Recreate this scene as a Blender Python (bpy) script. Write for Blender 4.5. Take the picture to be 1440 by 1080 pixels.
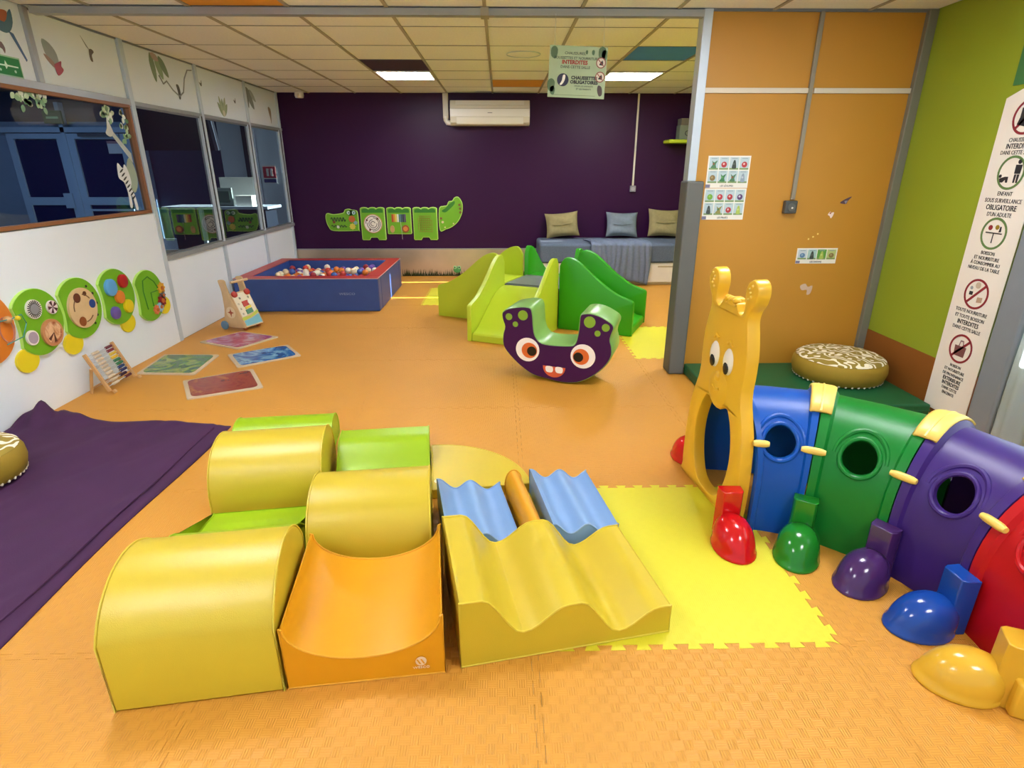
import bpy, bmesh, math, random
from mathutils import Matrix, Vector, noise
from mathutils.geometry import tessellate_polygon
random.seed(7)
PI = math.pi
for o in list(bpy.data.objects): bpy.data.objects.remove(o)
SC = bpy.context.scene
COL = SC.collection
# ------------------------------------------------------------------ camera, light, exposure
cd = bpy.data.cameras.new('camera'); cam = bpy.data.objects.new('camera', cd); COL.objects.link(cam)
cd.sensor_width = 36.0; cd.lens = 807.0/1440.0*36.0; cd.clip_start = .05; cd.clip_end = 100
cam.location = (0, 0, 1.45); cam.rotation_euler = (math.radians(90-20.58), 0, math.radians(-1.15))
SC.camera = cam
SC.view_settings.view_transform = 'Standard'; SC.view_settings.look = 'None'
SC.view_settings.gamma = 1.0; SC.view_settings.use_curve_mapping = False
SC.view_settings.exposure = 0.48
w = bpy.data.worlds.new('world'); SC.world = w; w.use_nodes = True
bgn = w.node_tree.nodes['Background']; bgn.inputs[0].default_value = (.86, .93, 1.0, 1); bgn.inputs[1].default_value = .6
sd = bpy.data.lights.new('sun', 'SUN'); sd.energy = 30.0; sd.angle = .004; sd.color = (1, .93, .8)
sun = bpy.data.objects.new('sun', sd); COL.objects.link(sun)
sun.location = (8, 6, 6); sun.rotation_euler = Vector((-.9, -.012, -.42)).to_track_quat('-Z', 'Y').to_euler()
PANEL = 32.0      # strength of the ceiling light diffusers

# ------------------------------------------------------------------ materials
def lin(c):
    if isinstance(c, str):
        c = c.lstrip('#'); c = [int(c[i:i+2], 16)/255 for i in (0, 2, 4)]
    return tuple(x/12.92 if x <= .04045 else ((x+.055)/1.055)**2.4 for x in c) + (1,)
MATS = {}
def mat(name, col, rough=.5, metal=0., spec=.5, noise=.06, nscale=6., bump=0., bscale=200., coat=0., trans=0., emit=None, es=0.):
    m = bpy.data.materials.new(name); m.use_nodes = True; nt = m.node_tree; b = nt.nodes['Principled BSDF']
    c = lin(col); b.inputs['Base Color'].default_value = c
    b.inputs['Roughness'].default_value = rough; b.inputs['Metallic'].default_value = metal
    b.inputs['Specular IOR Level'].default_value = spec; b.inputs['Coat Weight'].default_value = coat
    b.inputs['Transmission Weight'].default_value = trans
    if emit:
        b.inputs['Emission Color'].default_value = lin(emit); b.inputs['Emission Strength'].default_value = es
    if noise or bump:
        tc = nt.nodes.new('ShaderNodeTexCoord')
    if noise:
        n = nt.nodes.new('ShaderNodeTexNoise'); n.inputs['Scale'].default_value = nscale; n.inputs['Detail'].default_value = 4
        mx = nt.nodes.new('ShaderNodeMixRGB'); mx.blend_type = 'MULTIPLY'; mx.inputs[0].default_value = 1
        rp = nt.nodes.new('ShaderNodeValToRGB')
        rp.color_ramp.elements[0].position = .3; rp.color_ramp.elements[1].position = .7
        rp.color_ramp.elements[0].color = (1-noise,)*3+(1,); rp.color_ramp.elements[1].color = (1, 1, 1, 1)
        mx.inputs[1].default_value = c
        nt.links.new(tc.outputs['Object'], n.inputs['Vector']); nt.links.new(n.outputs['Fac'], rp.inputs[0])
        nt.links.new(rp.outputs[0], mx.inputs[2]); nt.links.new(mx.outputs[0], b.inputs['Base Color'])
    if bump:
        n2 = nt.nodes.new('ShaderNodeTexNoise'); n2.inputs['Scale'].default_value = bscale; n2.inputs['Detail'].default_value = 2
        bp = nt.nodes.new('ShaderNodeBump'); bp.inputs['Strength'].default_value = bump; bp.inputs['Distance'].default_value = .002
        nt.links.new(tc.outputs['Object'], n2.inputs['Vector']); nt.links.new(n2.outputs['Fac'], bp.inputs['Height'])
        nt.links.new(bp.outputs[0], b.inputs['Normal'])
    MATS[name] = m
    return m
def M_(name): return MATS[name]
def cm(hexc, rough=.5, **k):
    """plain colour material shared by hex code"""
    key = 'paint_%s_%d' % (hexc.strip('#'), int(rough*100))
    return MATS.get(key) or mat(key, hexc, rough, **k)

def weave_mat(name, col, strength=.55):
    m = mat(name, col, .5, noise=.05, nscale=3.); nt = m.node_tree; b = nt.nodes['Principled BSDF']
    tc = nt.nodes.new('ShaderNodeTexCoord'); sx = nt.nodes.new('ShaderNodeSeparateXYZ'); nt.links.new(tc.outputs['Object'], sx.inputs[0])
    def mth(op, a, b_=None):
        n = nt.nodes.new('ShaderNodeMath'); n.operation = op
        for i, v in enumerate((a, b_)):
            if v is None: continue
            if isinstance(v, (int, float)): n.inputs[i].default_value = v
            else: nt.links.new(v, n.inputs[i])
        return n.outputs[0]
    N = 34.0
    X = mth('MULTIPLY', sx.outputs[0], N); Y = mth('MULTIPLY', sx.outputs[1], N)
    ck = mth('FLOORED_MODULO', mth('ADD', mth('FLOOR', X), mth('FLOOR', Y)), 2.0)
    a = mth('SINE', mth('MULTIPLY', X, 2*PI*4)); c = mth('SINE', mth('MULTIPLY', Y, 2*PI*4))
    h = mth('ADD', mth('MULTIPLY', a, ck), mth('MULTIPLY', mth('MULTIPLY', c, .22), mth('SUBTRACT', 1.0, ck)))
    bp = nt.nodes.new('ShaderNodeBump'); bp.inputs['Strength'].default_value = strength; bp.inputs['Distance'].default_value = .0014
    nt.links.new(h, bp.inputs['Height']); nt.links.new(bp.outputs[0], b.inputs['Normal'])
    return m
def squiggle_mat(name, base, line):
    m = mat(name, base, .85, noise=0); nt = m.node_tree; b = nt.nodes['Principled BSDF']
    tc = nt.nodes.new('ShaderNodeTexCoord'); wv = nt.nodes.new('ShaderNodeTexWave')
    wv.inputs['Scale'].default_value = 5.0; wv.inputs['Distortion'].default_value = 9.; wv.inputs['Detail'].default_value = 0.
    wv.inputs['Detail Scale'].default_value = 3.2
    rp = nt.nodes.new('ShaderNodeValToRGB'); rp.color_ramp.interpolation = 'LINEAR'
    rp.color_ramp.elements[0].position = .56; rp.color_ramp.elements[1].position = .64
    rp.color_ramp.elements[0].color = lin(base); rp.color_ramp.elements[1].color = lin(line)
    nt.links.new(tc.outputs['Object'], wv.inputs['Vector']); nt.links.new(wv.outputs['Fac'], rp.inputs[0]); nt.links.new(rp.outputs[0], b.inputs['Base Color'])
    return m
def swirl_mat(name, cols, rough=.18):
    m = mat(name, cols[0], rough, noise=0); nt = m.node_tree; b = nt.nodes['Principled BSDF']
    tc = nt.nodes.new('ShaderNodeTexCoord'); n = nt.nodes.new('ShaderNodeTexNoise')
    n.inputs['Scale'].default_value = 5.; n.inputs['Detail'].default_value = 5.; n.inputs['Distortion'].default_value = 1.6
    rp = nt.nodes.new('ShaderNodeValToRGB'); el = rp.color_ramp.elements
    el[0].position = .36; el[1].position = .66; el[0].color = lin(cols[0]); el[1].color = lin(cols[-1])
    for i, c in enumerate(cols[1:-1]):
        e = el.new(.36+.30*(i+1)/(len(cols)-1)); e.color = lin(c)
    nt.links.new(tc.outputs['Object'], n.inputs['Vector']); nt.links.new(n.outputs['Fac'], rp.inputs[0]); nt.links.new(rp.outputs[0], b.inputs['Base Color'])
    return m
def glass_mat(name, tint, refl=.16):
    m = bpy.data.materials.new(name); m.use_nodes = True; nt = m.node_tree; nt.nodes.clear()
    out = nt.nodes.new('ShaderNodeOutputMaterial'); mx = nt.nodes.new('ShaderNodeMixShader')
    tr = nt.nodes.new('ShaderNodeBsdfTransparent'); tr.inputs[0].default_value = lin(tint)
    gl = nt.nodes.new('ShaderNodeBsdfGlossy'); gl.inputs['Roughness'].default_value = .02
    fr = nt.nodes.new('ShaderNodeFresnel'); fr.inputs[0].default_value = 1.55
    ad = nt.nodes.new('ShaderNodeMath'); ad.operation = 'ADD'; ad.inputs[1].default_value = refl
    ge = nt.nodes.new('ShaderNodeNewGeometry'); sb = nt.nodes.new('ShaderNodeMath'); sb.operation = 'SUBTRACT'; sb.inputs[0].default_value = 1.0
    ml = nt.nodes.new('ShaderNodeMath'); ml.operation = 'MULTIPLY'; nt.links.new(ge.outputs['Backfacing'], sb.inputs[1])
    nt.links.new(fr.outputs[0], ad.inputs[0]); nt.links.new(ad.outputs[0], ml.inputs[0]); nt.links.new(sb.outputs[0], ml.inputs[1]); nt.links.new(ml.outputs[0], mx.inputs[0])
    nt.links.new(tr.outputs[0], mx.inputs[1]); nt.links.new(gl.outputs[0], mx.inputs[2]); nt.links.new(mx.outputs[0], out.inputs[0])
    MATS[name] = m; return m
def curtain_mat(name, col):
    m = bpy.data.materials.new(name); m.use_nodes = True; nt = m.node_tree; nt.nodes.clear()
    out = nt.nodes.new('ShaderNodeOutputMaterial'); mx = nt.nodes.new('ShaderNodeMixShader'); mx.inputs[0].default_value = .5
    d = nt.nodes.new('ShaderNodeBsdfDiffuse'); t = nt.nodes.new('ShaderNodeBsdfTranslucent')
    d.inputs[0].default_value = lin(col); t.inputs[0].default_value = lin(col)
    nt.links.new(d.outputs[0], mx.inputs[1]); nt.links.new(t.outputs[0], mx.inputs[2]); nt.links.new(mx.outputs[0], out.inputs[0])
    MATS[name] = m; return m

weave_mat('mat_orange', '#d19333'); weave_mat('mat_yellow', '#dcd42c', .22)
mat('white_wall', '#dfe6ec', .55, noise=.04, nscale=2.); mat('wall_panel_white', '#e2e9f0', .5, noise=.03, nscale=1.5)
mat('alu', '#a5a9ac', .4, .35, noise=.08); mat('alu_dark', '#7b7f82', .45, .3); mat('alu_light', '#c3cfd9', .4, .2)
mat('purple_wall', '#330a38', .42, spec=.22, noise=.10, nscale=1.5, bump=.15, bscale=120.)
mat('orange_wall', '#bf8729', .5, noise=.07, nscale=1.4, bump=.08, bscale=90.); mat('green_wall', '#92a428', .5, noise=.08, nscale=1.6, bump=.12, bscale=140.)
mat('brown_wall', '#8a5218', .6, noise=.1, nscale=2.); mat('green_dark_panel', '#3f7a45', .5)
mat('ceiling_tile', '#f1f0ec', .9, noise=.07, nscale=60., bump=.2, bscale=300.); mat('ceiling_bar', '#a89f8c', .55, .1)
mat('tile_orange', '#e09a2a', .8); mat('tile_blue', '#3f86f0', .8); mat('tile_purple', '#3a2140', .8); mat('slab', '#6a6257', .9)
mat('steel_plinth', '#cdbba6', .32, .7, noise=.18, nscale=3.)
mat('brown_frame', '#8a5a34', .5, noise=.12, nscale=14.); mat('dark_room', '#1c2c4c', .6); mat('hall_blue', '#7c93ad', .5); mat('hall_floor', '#1d2634', .5)
mat('door_frame', '#94aec8', .4); mat('night_glass', '#0b1f4a', .15)
glass_mat('glass', '#c9d6de', .13); glass_mat('glass_clear', '#dfe8ee', .02)
mat('pvc_yellow', '#cdb52e', .36, noise=.05, bump=.25, bscale=350.); mat('pvc_yellow_pipe', '#d9c23c', .4)
mat('pvc_orange', '#e09c14', .36, noise=.05, bump=.25, bscale=350.); mat('pvc_orange_pipe', '#e3a426', .4)
mat('pvc_lime', '#97bb10', .36, noise=.05, bump=.25, bscale=350.); mat('pvc_lime_pipe', '#a2c424', .4)
mat('pvc_blue', '#80a6d4', .36, noise=.05, bump=.25, bscale=350.); mat('pvc_blue_pipe', '#8fb0d6', .4)
mat('plastic_lime', '#bdd22e', .4, noise=.03); mat('plastic_green', '#2ea012', .4, noise=.03); mat('plastic_grey', '#4f5652', .55)
mat('tun_blue', '#0850ac', .36, spec=.3, noise=.03, bump=.05, bscale=500.); mat('tun_green', '#0e772a', .36, spec=.3, noise=.03, bump=.05, bscale=500.)
mat('tun_purple', '#3b2370', .36, spec=.3, noise=.03, bump=.05, bscale=500.); mat('tun_red', '#b50d15', .36, spec=.3, noise=.03, bump=.05, bscale=500.)
mat('tun_yellow', '#e6b32c', .33, noise=.04); mat('tun_cream', '#ecca62', .4, noise=.04)
mat('foot_red', '#c80f14', .16); mat('foot_green', '#1d7a22', .16); mat('foot_purple', '#43255c', .16); mat('foot_blue', '#12449c', .16); mat('foot_yellow', '#d8aa30', .2)
mat('cloth_purple', '#3e1442', .8, noise=.12, nscale=5., bump=.3, bscale=260.); mat('pouf_side', '#9c7f1d', .8, noise=.15, bump=.3)
squiggle_mat('pouf_top', '#96802e', '#f0e6cc')
mat('mat_green_dark', '#0f5b33', .5, noise=.1, nscale=4.)
mat('rocker_purple', '#3d0a43', .4, spec=.3); mat('rocker_green', '#7fae5c', .3, noise=.05)
mat('pit_blue', '#2f4f96', .4, noise=.12, nscale=8., bump=.3, bscale=30.); mat('pit_red', '#b02a2c', .4, noise=.06); mat('pit_piping', '#c9a39a', .5)
mat('couch_grey', '#5d6a7e', .9, noise=.2, nscale=60., bump=.3); mat('couch_white', '#e6e1d8', .4); mat('pillow_tan', '#9c8f62', .9, noise=.15, nscale=30., bump=.3); mat('pillow_grey', '#7f8b95', .9, noise=.15, nscale=30., bump=.3)
mat('blanket', '#6f7b92', .85, noise=.15, nscale=40., bump=.2)
mat('wood', '#c79a63', .55, noise=.15, nscale=12.); mat('wood_pale', '#d9b98a', .55, noise=.12, nscale=10.)
mat('toy_green', '#6fae1c', .4, noise=.04); mat('toy_green_rim', '#b6e06a', .4); mat('toy_dark_green', '#2f7a1c', .45); mat('toy_yellow', '#e6d020', .4); mat('toy_orange', '#e0812a', .4)
mat('plastic_white', '#e9e6dc', .35, noise=.02); mat('plastic_white_warm', '#d9d2c0', .4, noise=.03); mat('plastic_dark', '#1d1b1e', .4)
mat('pad_grey', '#63645f', .65, noise=.08); mat('column_grey', '#7d858c', .5, noise=.08)
mat('sign_green', '#a9bb92', .45, noise=.12, nscale=9.); mat('paper', '#ece7db', .6, noise=.03); mat('ink', '#26262c', .6); mat('ink_red', '#8e2430', .6); mat('ink_green', '#62824a', .6)
mat('led', '#ffffff', .5, noise=0, emit='#f6f7ff', es=PANEL)
curtain_mat('curtain', '#c5ced0')
swirl_mat('gel_green', ['#16491f', '#2f6f2e', '#8f9a4a', '#235a26']); swirl_mat('gel_pink', ['#94557f', '#a02a55', '#b884a4', '#96224e'])
swirl_mat('gel_blue', ['#0f2f78', '#1f5fa0', '#7fb4d2', '#123a86']); swirl_mat('gel_red', ['#7c2222', '#94402a', '#8a2c24', '#b06a2e'])

# ------------------------------------------------------------------ geometry helpers
class MB:
    def __init__(s): s.v = []; s.f = []
    def add(s, vs, fs):
        n = len(s.v); s.v += [tuple(v) for v in vs]; s.f += [tuple(i+n for i in f) for f in fs]; return s
    def box(s, x0, x1, y0, y1, z0, z1):
        return s.add([(x0,y0,z0),(x1,y0,z0),(x1,y1,z0),(x0,y1,z0),(x0,y0,z1),(x1,y0,z1),(x1,y1,z1),(x0,y1,z1)],
                     [(0,3,2,1),(4,5,6,7),(0,1,5,4),(1,2,6,5),(2,3,7,6),(3,0,4,7)])
    def prism(s, poly, a, b, axis='z'):
        def P(p, t): return {'z': (p[0], p[1], t), 'x': (t, p[0], p[1]), 'y': (p[0], t, p[1])}[axis]
        n = len(poly); vs = [P(p, a) for p in poly]+[P(p, b) for p in poly]
        return s.add(vs, [tuple(range(n-1, -1, -1)), tuple(range(n, 2*n))]+[(i, (i+1) % n, n+(i+1) % n, n+i) for i in range(n)])
    def tube(s, path, r, n=8, closed=False, cap=True):
        P = [Vector(p) for p in path]; L = len(P); up = Vector((0, 0, 1)); vs = []
        for i, p in enumerate(P):
            if closed: t = P[(i+1) % L]-P[i-1]
            else: t = P[min(i+1, L-1)]-P[max(i-1, 0)]
            t.normalize()
            a = t.cross(up)
            if a.length < 1e-3: a = t.cross(Vector((1, 0, 0)))
            a.normalize(); b = a.cross(t)
            rr = r[i] if isinstance(r, (list, tuple)) else r
            vs += [p+(a*math.cos(2*PI*k/n)+b*math.sin(2*PI*k/n))*rr for k in range(n)]
        fs = []
        for i in range(L if closed else L-1):
            j = (i+1) % L
            for k in range(n): fs.append((i*n+k, i*n+(k+1) % n, j*n+(k+1) % n, j*n+k))
        if not closed and cap: fs += [tuple(range(n-1, -1, -1)), tuple((L-1)*n+k for k in range(n))]
        return s.add(vs, fs)
    def lathe(s, prof, n=24, c=(0, 0, 0), sx=1., sy=1.):
        vs = []; fs = []; m = len(prof)
        for r, z in prof:
            for k in range(n): vs.append((c[0]+sx*r*math.cos(2*PI*k/n), c[1]+sy*r*math.sin(2*PI*k/n), c[2]+z))
        for i in range(m-1):
            for k in range(n): fs.append((i*n+k, i*n+(k+1) % n, (i+1)*n+(k+1) % n, (i+1)*n+k))
        fs += [tuple(range(n-1, -1, -1)), tuple((m-1)*n+k for k in range(n))]
        return s.add(vs, fs)
    def grid(s, fn, nu, nv):
        vs = [fn(i/nu, j/nv) for j in range(nv+1) for i in range(nu+1)]
        return s.add(vs, [(j*(nu+1)+i, j*(nu+1)+i+1, (j+1)*(nu+1)+i+1, (j+1)*(nu+1)+i) for j in range(nv) for i in range(nu)])
    def ball(s, c, r, n=12, m=8, sc=(1, 1, 1)):
        prof = [(r*math.sin(PI*i/m)+1e-5, -r*math.cos(PI*i/m)) for i in range(m+1)]
        mb = MB().lathe(prof, n); return s.add([(c[0]+v[0]*sc[0], c[1]+v[1]*sc[1], c[2]+v[2]*sc[2]) for v in mb.v], mb.f)

def link(name, me, m, parent=None, smooth=40, M=None):
    o = bpy.data.objects.new(name, me); COL.objects.link(o)
    if m is not None and not me.materials: me.materials.append(M_(m) if isinstance(m, str) else m)
    if smooth:
        for p in me.polygons: p.use_smooth = True
        me.set_sharp_from_angle(angle=math.radians(smooth))
    if parent: o.parent = parent
    if M is not None: o.matrix_local = M
    return o
def obj(name, mb, m, parent=None, smooth=40, M=None, bevel=0, seg=2):
    me = bpy.data.meshes.new(name); me.from_pydata(mb.v, [], mb.f); me.validate(); 
    bm = bmesh.new(); bm.from_mesh(me); bmesh.ops.recalc_face_normals(bm, faces=bm.faces); bm.to_mesh(me); bm.free()
    o = link(name, me, m, parent, smooth, M)
    if bevel:
        b = o.modifiers.new('bevel', 'BEVEL'); b.width = bevel; b.segments = seg; b.limit_method = 'ANGLE'; b.angle_limit = math.radians(35)
    return o
def tag(o, label, cat, group=None, kind=None):
    o['label'] = label; o['category'] = cat
    if group: o['group'] = group
    if kind: o['kind'] = kind
    return o
def thing(name, label, cat, loc=(0, 0, 0), rz=0, group=None):
    o = bpy.data.objects.new(name, None); COL.objects.link(o); o.empty_display_size = .1
    o.location = loc; o.rotation_euler = (0, 0, rz); return tag(o, label, cat, group)
def struct(name, mb, m, label=None, **k):
    o = obj(name, mb, m, **k); o['kind'] = 'structure'
    if label: o['label'] = label
    return o
def copy_tree(o, parent=None):
    c = o.copy(); COL.objects.link(c); c.parent = parent
    for ch in list(o.children): copy_tree(ch, c)
    return c
def basis(u, v, origin):
    u = Vector(u); v = Vector(v); w_ = u.cross(v)
    return Matrix(((u.x, v.x, w_.x, origin[0]), (u.y, v.y, w_.y, origin[1]), (u.z, v.z, w_.z, origin[2]), (0, 0, 0, 1)))
def WL(y, z, off=.0): return basis((0, 1, 0), (0, 0, 1), (-2.88+off, y, z))      # left wall, faces +x
def WB(x, z, off=.0): return basis((1, 0, 0), (0, 0, 1), (x, 8.33-off, z))       # back wall, faces -y
def WP(x, z, off=.0): return basis((1, 0, 0), (0, 0, 1), (x, 4.10-off, z))       # partition
def WR(y, z, off=.0): return basis((0, -1, 0), (0, 0, 1), (2.72-off, y, z))      # right wall, faces -x
def smoothloop(pts, k=5):
    n = len(pts); out = []
    for i in range(n):
        p0, p1, p2, p3 = (Vector(pts[(i+j-1) % n]) for j in range(4))
        for s in range(k):
            t = s/k; out.append(tuple(.5*((2*p1)+(p2-p0)*t+(2*p0-5*p1+4*p2-p3)*t*t+(3*p1-p0-3*p2+p3)*t**3)))
    return out
def circ(cx, cy, r, n=28, ry=None): return [(cx+r*math.cos(2*PI*i/n), cy+(ry or r)*math.sin(2*PI*i/n)) for i in range(n)]
DG = bpy.context.evaluated_depsgraph_get
def off_loop(loop, k_):
    """offset a closed loop inwards (k_>0) by k_ metres"""
    n = len(loop); A = sum(loop[i][0]*loop[(i+1) % n][1]-loop[(i+1) % n][0]*loop[i][1] for i in range(n)); sgn = 1 if A > 0 else -1; out = []
    for i in range(n):
        td = Vector(loop[(i+1) % n][:2])-Vector(loop[i-1][:2])
        if td.length < 1e-9: out.append(tuple(loop[i][:2])); continue
        td.normalize(); out.append((loop[i][0]-td.y*k_*sgn, loop[i][1]+td.x*k_*sgn))
    return out
def cut_mesh(loops, thick, bevel=0.):
    """flat shape from closed loops (first is the outline, the others are holes), thickness 0..thick along local z"""
    vs, fs = [], []
    levels = [(0, 0.), (thick, 0.)] if not bevel else [(0, 0.), (thick-bevel, 0.), (thick-.3*bevel, .3*bevel), (thick, bevel)]
    for li, (z, d) in enumerate(levels):
        for q, lp in enumerate(loops):
            for p in (off_loop(lp, d if q == 0 else -d) if d else lp): vs.append((p[0], p[1], z))
    per = sum(len(l) for l in loops)
    for li in range(len(levels)-1):
        o_ = li*per
        for lp in loops:
            n = len(lp)
            for i in range(n): fs.append((o_+i, o_+(i+1) % n, o_+per+(i+1) % n, o_+per+i))
            o_ += n
    tri = tessellate_polygon([[Vector((p[0], p[1], 0)) for p in lp] for lp in loops])
    top = (len(levels)-1)*per
    fs += [tuple(reversed(t_)) for t_ in tri]+[tuple(top+i for i in t_) for t_ in tri]
    me = bpy.data.meshes.new('shape'); me.from_pydata(vs, [], fs); me.validate()
    bm = bmesh.new(); bm.from_mesh(me); bmesh.ops.recalc_face_normals(bm, faces=bm.faces); bm.to_mesh(me); bm.free()
    return me
def cutout(name, loops, thick, m, parent=None, M=None, bevel=0., smooth=40):
    if loops and not isinstance(loops[0][0], (tuple, list, Vector)): loops = [loops]
    me = cut_mesh(loops, thick, bevel); me.materials.clear(); me.name = name
    return link(name, me, m, parent, smooth, M)
def text(s, size, m, parent, M, align='CENTER', name='lettering', squeeze=1., thick=.0006, bold=0.):
    c = bpy.data.curves.new('t', 'FONT'); c.body = s; c.size = size; c.align_x = align; c.align_y = 'CENTER'; c.extrude = thick; c.offset = bold; c.resolution_u = 2; c.space_line = .9
    t = bpy.data.objects.new('t', c); COL.objects.link(t); bpy.context.view_layer.update()
    me = bpy.data.meshes.new_from_object(t.evaluated_get(DG())); bpy.data.objects.remove(t); bpy.data.curves.remove(c)
    me.transform(Matrix.Diagonal((squeeze, 1, 1, 1))); me.materials.clear(); me.name = name
    return link(name, me, m, parent, 0, M)
def T(x, y, z=0): return Matrix.Translation((x, y, z))
def RZ(a): return Matrix.Rotation(a, 4, 'Z')

# ------------------------------------------------------------------ floor
XL, XR, YB, YP, ZC = -2.88, 2.72, 8.33, 4.10, 2.37
floor = struct('floor', MB().box(XL-.05, XR+.05, -.7, YB+.05, -.06, -.012), 'slab')
def seam():
    d = .011; pts = []; n = 12
    for k in range(n):
        for u, s in ((-.05, -d), (.55, -d), (.45, d), (1.05, d)):
            t = (k+u)/n
            pts.append((min(max(t, .018), .982), s))
    return pts
SM = seam()
def tile_outline(w_, h_, sides):
    pts = [(0, 0)]
    if sides[0]: pts += [(t, s) for t, s in SM if t < w_-.01]
    pts += [(w_, 0)]
    if sides[1]: pts += [(w_+s, t) for t, s in SM if t < h_-.01]
    pts += [(w_, h_)]
    if sides[2]: pts += [(t, h_+s) for t, s in reversed(SM) if t < w_-.01]
    pts += [(0, h_)]
    if sides[3]: pts += [(s, t) for t, s in reversed(SM) if t < h_-.01]
    out = []
    for p in pts:
        if not out or (abs(p[0]-out[-1][0])+abs(p[1]-out[-1][1])) > 1e-5: out.append(p)
    return [((p[0]-w_/2)*.9985+w_/2, (p[1]-h_/2)*.9985+h_/2) for p in out]
TM = {}
GX, GY = .1, 1.43
for i in range(-3, 3):
    for j in range(-2, 7):
        x0, x1 = max(GX+i, XL), min(GX+i+1, XR); y0, y1 = GY+j, min(GY+j+1, YB)
        sides = (j > -2, i < 2, j < 6, i > -3); yel = (i, j) in ((0, 0), (1, 3), (-1, 5))
        key = (round(x1-x0, 3), round(y1-y0, 3), sides, yel)
        if key not in TM:
            mb = MB().prism(tile_outline(x1-x0, y1-y0, sides), -.012, 0)
            o = obj('floor_tile', mb, 'mat_yellow' if yel else 'mat_orange', floor, smooth=0); TM[key] = o.data
        else:
            o = bpy.data.objects.new('floor_tile', TM[key]); COL.objects.link(o); o.parent = floor
        o.location = (x0, y0, 0)
        if yel: o['label'] = 'bright yellow puzzle mat tile'

# ------------------------------------------------------------------ ceiling
ceil = struct('ceiling', MB().box(XL-.05, XR+.05, -.7, YB+.05, ZC+.02, ZC+.1), 'slab')
cx = [XL] + [-.085+.595*k for k in range(-4, 5)] + [XR]
cy = [-.7, -.1, .5, 1.1, 1.7, 2.3, 2.9, 3.5, 4.08, 4.6, 5.26, 5.90, 6.53, 7.13, 7.73, YB]
spec = {}
lights = []
for i in range(len(cx)-1):
    for j in range(len(cy)-1):
        xc = (cx[i]+cx[i+1])/2; yc = (cy[j]+cy[j+1])/2
        m = 'ceiling_tile'
        if abs(xc+.97) < .1 and abs(yc-6.2) < .1: m = 'tile_purple'
        if abs(xc-1.4) < .1 and abs(yc-5.58) < .15: m = 'tile_blue'
        if abs(xc-.21) < .1 and abs(yc-7.43) < .1: m = 'tile_orange'
        if abs(xc+1.57) < .1 and abs(yc-3.79) < .15: m = 'tile_orange'
        lit = (abs(xc+.97) < .1 and abs(yc-6.83) < .1) or (abs(xc-1.4) < .1 and abs(yc-6.83) < .1) or (abs(xc-2.0) < .1 and abs(yc-4.93) < .1) or \
              (abs(xc+1.57) < .1 and (abs(yc-.2) < .1 or abs(yc-2.6) < .1)) or (abs(xc-1.4) < .1 and (abs(yc-.2) < .1 or abs(yc-2.6) < .1))
        if lit: lights.append((cx[i], cx[i+1], cy[j], cy[j+1])); continue
        key = (round(cx[i+1]-cx[i], 3), round(cy[j+1]-cy[j], 3), m)
        hx, hy = key[0]/2-.007, key[1]/2-.005
        if key not in spec: o = obj('ceiling_tile', MB().box(-hx, hx, -hy, hy, 0, .014), m, ceil, smooth=0); spec[key] = o.data
        else: o = bpy.data.objects.new('ceiling_tile', spec[key]); COL.objects.link(o); o.parent = ceil
        o.location = (xc, yc, ZC+random.uniform(0, .003))
for x in cx[1:-1]:
    obj('grid_bar', MB().box(x-.011, x+.011, -.7, YB, ZC-.006, ZC+.012), 'ceiling_bar', ceil, smooth=0)
for y in cy[1:-1]:
    obj('cross_bar', MB().box(XL, XR, y-.005, y+.005, ZC-.001, ZC+.011), 'alu_dark', ceil, smooth=0)
LN = ['square ceiling light panel beside the purple ceiling tile', 'square ceiling light panel near the blue ceiling tile',
      'added ceiling light panel behind the orange partition, brightening the far end', 'square ceiling light panel over the foam blocks', 'square ceiling light panel over the caterpillar tunnel',  # panel behind the partition is added, out of view, to brighten the far end
      'square ceiling light panel behind the foam blocks, over the floor mats', 'square ceiling light panel by the curtained window']
lights.sort(key=lambda l: (-l[2], l[0]))
for (x0, x1, y0, y1), lb in zip(lights, LN):
    t = thing('ceiling_light', lb, 'light', ((x0+x1)/2, (y0+y1)/2, ZC), group='ceiling light panels')
    hx, hy = (x1-x0)/2-.012, (y1-y0)/2-.012
    f = MB(); f.box(-hx, hx, -hy, -hy+.02, -.008, .015); f.box(-hx, hx, hy-.02, hy, -.008, .015); f.box(-hx, -hx+.02, -hy+.02, hy-.02, -.008, .015); f.box(hx-.02, hx, -hy+.02, hy-.02, -.008, .015)
    obj('frame', f, 'plastic_white', t, smooth=0)
    obj('diffuser', MB().box(-hx+.02, hx-.02, -hy+.02, hy-.02, -.002, .012), 'led', t, smooth=0)
t = thing('ceiling_speaker', 'round white speaker grille set in a ceiling tile', 'speaker', (.21, 5.6, ZC))
obj('grille', MB().lathe([(.0, -.006), (.12, -.006), (.14, -.002), (.14, .0)], 28), 'ceiling_tile', t); obj('rim', MB().tube([(.145*math.cos(a*PI/16), .145*math.sin(a*PI/16), -.003) for a in range(32)], .005, 6, True), 'alu_light', t)
trim1 = struct('trim_1', MB().box(XL+.06, 1.265, 4.07, 4.13, ZC-.045, ZC-.007), 'alu')
bracket = obj('bracket', MB().box(-.11, -.06, 4.05, 4.15, ZC-.05, ZC-.006), 'ceiling_bar', trim1, smooth=0)

# ------------------------------------------------------------------ back wall
wb = struct('wall_back', MB().box(XL, XR, YB, YB+.1, 0, ZC+.02), 'purple_wall')
obj('plinth', MB().box(XL+.01, XR, YB-.02, YB, 0, .382), 'steel_plinth', wb, smooth=0)
obj('plinth_edge', MB().box(XL+.01, XR, YB-.024, YB, .375, .388), 'alu', wb, smooth=0)
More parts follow.
